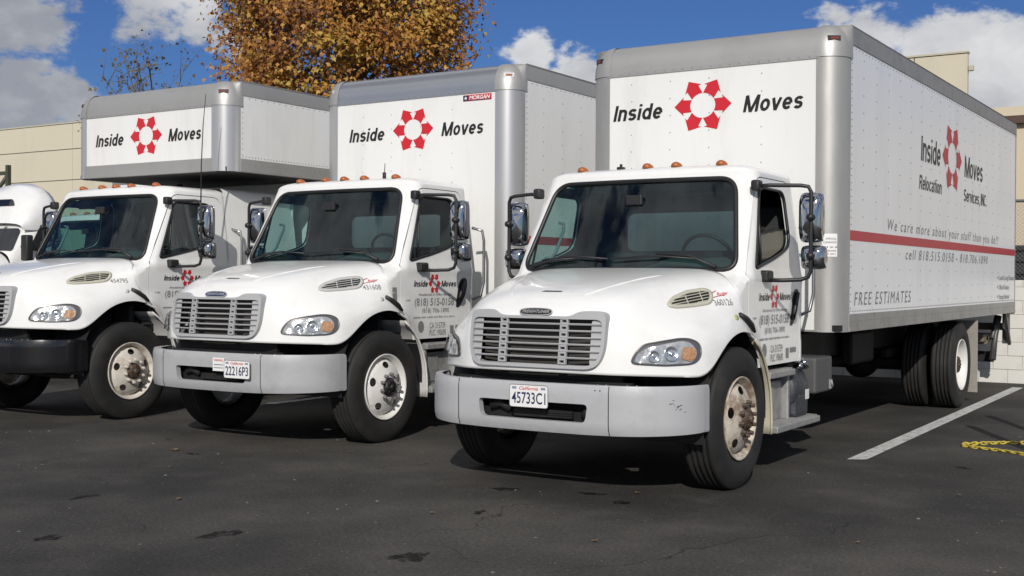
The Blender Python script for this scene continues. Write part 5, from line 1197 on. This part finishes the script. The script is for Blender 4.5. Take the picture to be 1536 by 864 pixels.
def branchy(rng, base, height, crown_c, crown_r, nl, lo=.3, th=1.0):
    """trunk and limbs reaching into the crown; returns meshes and tip points"""
    tr = MB(); base = Vector(base); P = [base+Vector((rng.normal(0, .05), rng.normal(0, .05), height*t)) for t in np.linspace(0, 1, 9)]
    tr.tube(P, [.24*th*(1-.8*t) for t in np.linspace(0, 1, 9)], 10); lm = MB(); tips = []
    for k in range(nl):
        t0 = rng.uniform(lo, .95); p0 = base+Vector((0, 0, height*t0)); d = Vector(rng.normal(0, 1, 3)); d.normalize()
        tgt = Vector(crown_c)+Vector((d.x*crown_r[0], d.y*crown_r[1], abs(d.z)*crown_r[2]*(1 if rng.random() > .35 else -.6)))*rng.uniform(.7, 1.0)
        mid = p0.lerp(tgt, .5)+Vector((0, 0, .15*(tgt-p0).length)); pts = [p0, p0.lerp(mid, .6), mid, mid.lerp(tgt, .6), tgt]; lm.tube(pts, [r_*th for r_ in (.09, .07, .05, .03, .012)], 6)
        tips.append((pts, tgt))
        for j in range(3):
            q0 = mid.lerp(tgt, rng.uniform(.1, .9)); q1 = q0+Vector(rng.normal(0, .55, 3))+Vector((0, 0, .3)); lm.tube([q0, q0.lerp(q1, .5), q1], [r_*th for r_ in (.025, .016, .006)], 5); tips.append(([q0, q1], q1))
    return tr, lm, tips
def big_tree():
    rng = np.random.default_rng(11); cx, cy = -15.95, 17.0
    T = thing('autumn_tree', 'large dense tree with golden brown autumn leaves behind the middle truck', 'tree', (cx, cy, 0))
    tr, lm, tips = branchy(rng, (0, 0, 0), 9.5, (0, 0, 8.2), (2.9, 2.8, 4.4), 26)
    part('trunk', tr, bark, T); part('limbs', lm, bark, T)
    C0 = np.array([0, 0, 8.4]); rad = np.array([3.05, 3.1, 5.2]); cl = []
    while len(cl) < 760:
        d = rng.normal(0, 1, 3); d /= np.linalg.norm(d); th = math.atan2(d[1], d[0])
        lob = 1+.09*math.sin(3*th+2*d[2])+.08*math.sin(5*th-3*d[2]+1)+.06*math.sin(9*th+4*d[2])
        r = rng.uniform(.50, 1.0)**.5*lob; p = C0+d*rad*r
        if d[2] < -.55 and rng.random() < .6: continue
        cl.append((p, d, r))
    pos = []; nr = []; tone = []
    for p, d, r in cl:
        n = int(rng.integers(70, 112)); s = rng.uniform(.20, .38); o = rng.normal(0, 1, (n, 3))*s*np.array([1, 1, .75]); pos.append(p+o); nr.append(np.tile(d*.7+np.array([.25, -.35, .55]), (n, 1)))
        tone.append(np.clip(rng.normal(.50, .30)+rng.normal(0, .15, n), 0, 1))
    # stray sprays at the rim
    for k in range(120):
        d = rng.normal(0, 1, 3); d /= np.linalg.norm(d); p = C0+d*rad*rng.uniform(1.02, 1.13); n = int(rng.integers(6, 16)); pos.append(p+rng.normal(0, .24, (n, 3))); nr.append(np.tile(d, (n, 1))); tone.append(np.clip(rng.normal(.4, .25, n), 0, 1))
    pos = np.vstack(pos); nr = np.vstack(nr); tone = np.concatenate(tone); size = rng.uniform(.07, .145, len(pos))
    me = leaves_mesh('crown', pos, nr, size, tone, 5)
    part('crown', me, leaf_material('autumn_leaves', [(.13, .045, .016), (.29, .115, .025), (.47, .22, .04), (.56, .33, .065), (.47, .35, .075)]), T, kind='stuff')
big_tree()
def bare_tree(label, cx, cy, h, r, seed, nl, per):
    rng = np.random.default_rng(seed); T = thing('sparse_tree', label, 'tree', (cx, cy, 0))
    tr, lm, tips = branchy(rng, (0, 0, 0), h*.75, (0, 0, h*.72), (r, r, h*.28), nl, .45, .38)
    part('trunk', tr, bark, T); part('limbs', lm, bark, T); pos = []
    for pts, q in tips:
        n = int(rng.integers(*per)); a = Vector(pts[-2]); 
        for k in range(n): pos.append(np.array(a.lerp(Vector(q), rng.uniform(.2, 1.1)))+rng.normal(0, .16, 3))
    pos = np.array(pos); me = leaves_mesh('crown', pos, np.tile([0, -.5, .6], (len(pos), 1)), rng.uniform(.08, .14, len(pos)), rng.uniform(0, 1, len(pos)), seed)
    part('crown', me, leaf_material('sparse_leaves', [(.10, .05, .03), (.16, .12, .04), (.10, .11, .04), (.22, .13, .05)]), T, kind='stuff')
bare_tree('half-bare tree with thin leafy twigs beside the big golden tree', -23.4, 17.2, 8.6, 2.4, 4, 24, (3, 9))

# ------------------------------------------------------------------ fallen leaves
lf_m = mat('fallen_leaf', (.15, .10, .055), .8, var=.4, vscale=9)
rl = random.Random(21)
lfm = []
for k in range(3):
    pts = [Vector((p[0]*.06, p[1]*.07-.03, .004+.012*abs(math.sin(p[0]*5+k)))) for p in LEAF2D]
    me = MB().add(pts, LEAFF).mesh('fallen_leaf'); me.materials.append(lf_m); lfm.append(me)
for i, (x, y) in enumerate([(-3.676, .251), (-2.35, 1.0), (-1.35, .1), (-.2, -.75), (-3.9, -.9), (1.63, .35), (2.3, -.1), (2.45, 1.8), (-4.6, .1), (-1.9, -1.3), (1.05, -.9), (2.05, 5.9), (-2.75, .75), (.55, .62), (.45, -.35), (1.9, 2.4), (-3.0, -.4)]):
    o = bpy.data.objects.new('fallen_leaf', lfm[i % 3]); C.objects.link(o); o.location = (x, y, 0.001); o.rotation_euler = (0, 0, rl.uniform(0, 6)); s = rl.uniform(.35, .85) if i else 1.4; o.scale = (s, s, s)
    tag(o, 'small dry brown leaf lying on the asphalt', 'leaf', 'fallen leaves on the asphalt')

# ------------------------------------------------------------------ loose grit on the asphalt
rg = np.random.default_rng(8); q = MB()
for k in range(520):
    x, y = rg.uniform(-7, 5), rg.uniform(-4.5, 6); r = float(np.clip(rg.lognormal(-5.0, .45), .003, .016)); a = rg.uniform(0, 6.28); z = r*.6
    c = [(x+r*math.cos(a+t)*rg.uniform(.7, 1.3), y+r*math.sin(a+t)*rg.uniform(.7, 1.3), .001) for t in (0, 1.6, 3.1, 4.7)]
    q.add(c+[(x, y, z)], [(0, 1, 4), (1, 2, 4), (2, 3, 4), (3, 0, 4)])
gr = part('grit', q, mat('grit_stone', (.15, .135, .115), .9, var=.5, vscale=3), None, kind='stuff'); gr['label'] = 'loose pale grit scattered over the dark asphalt'
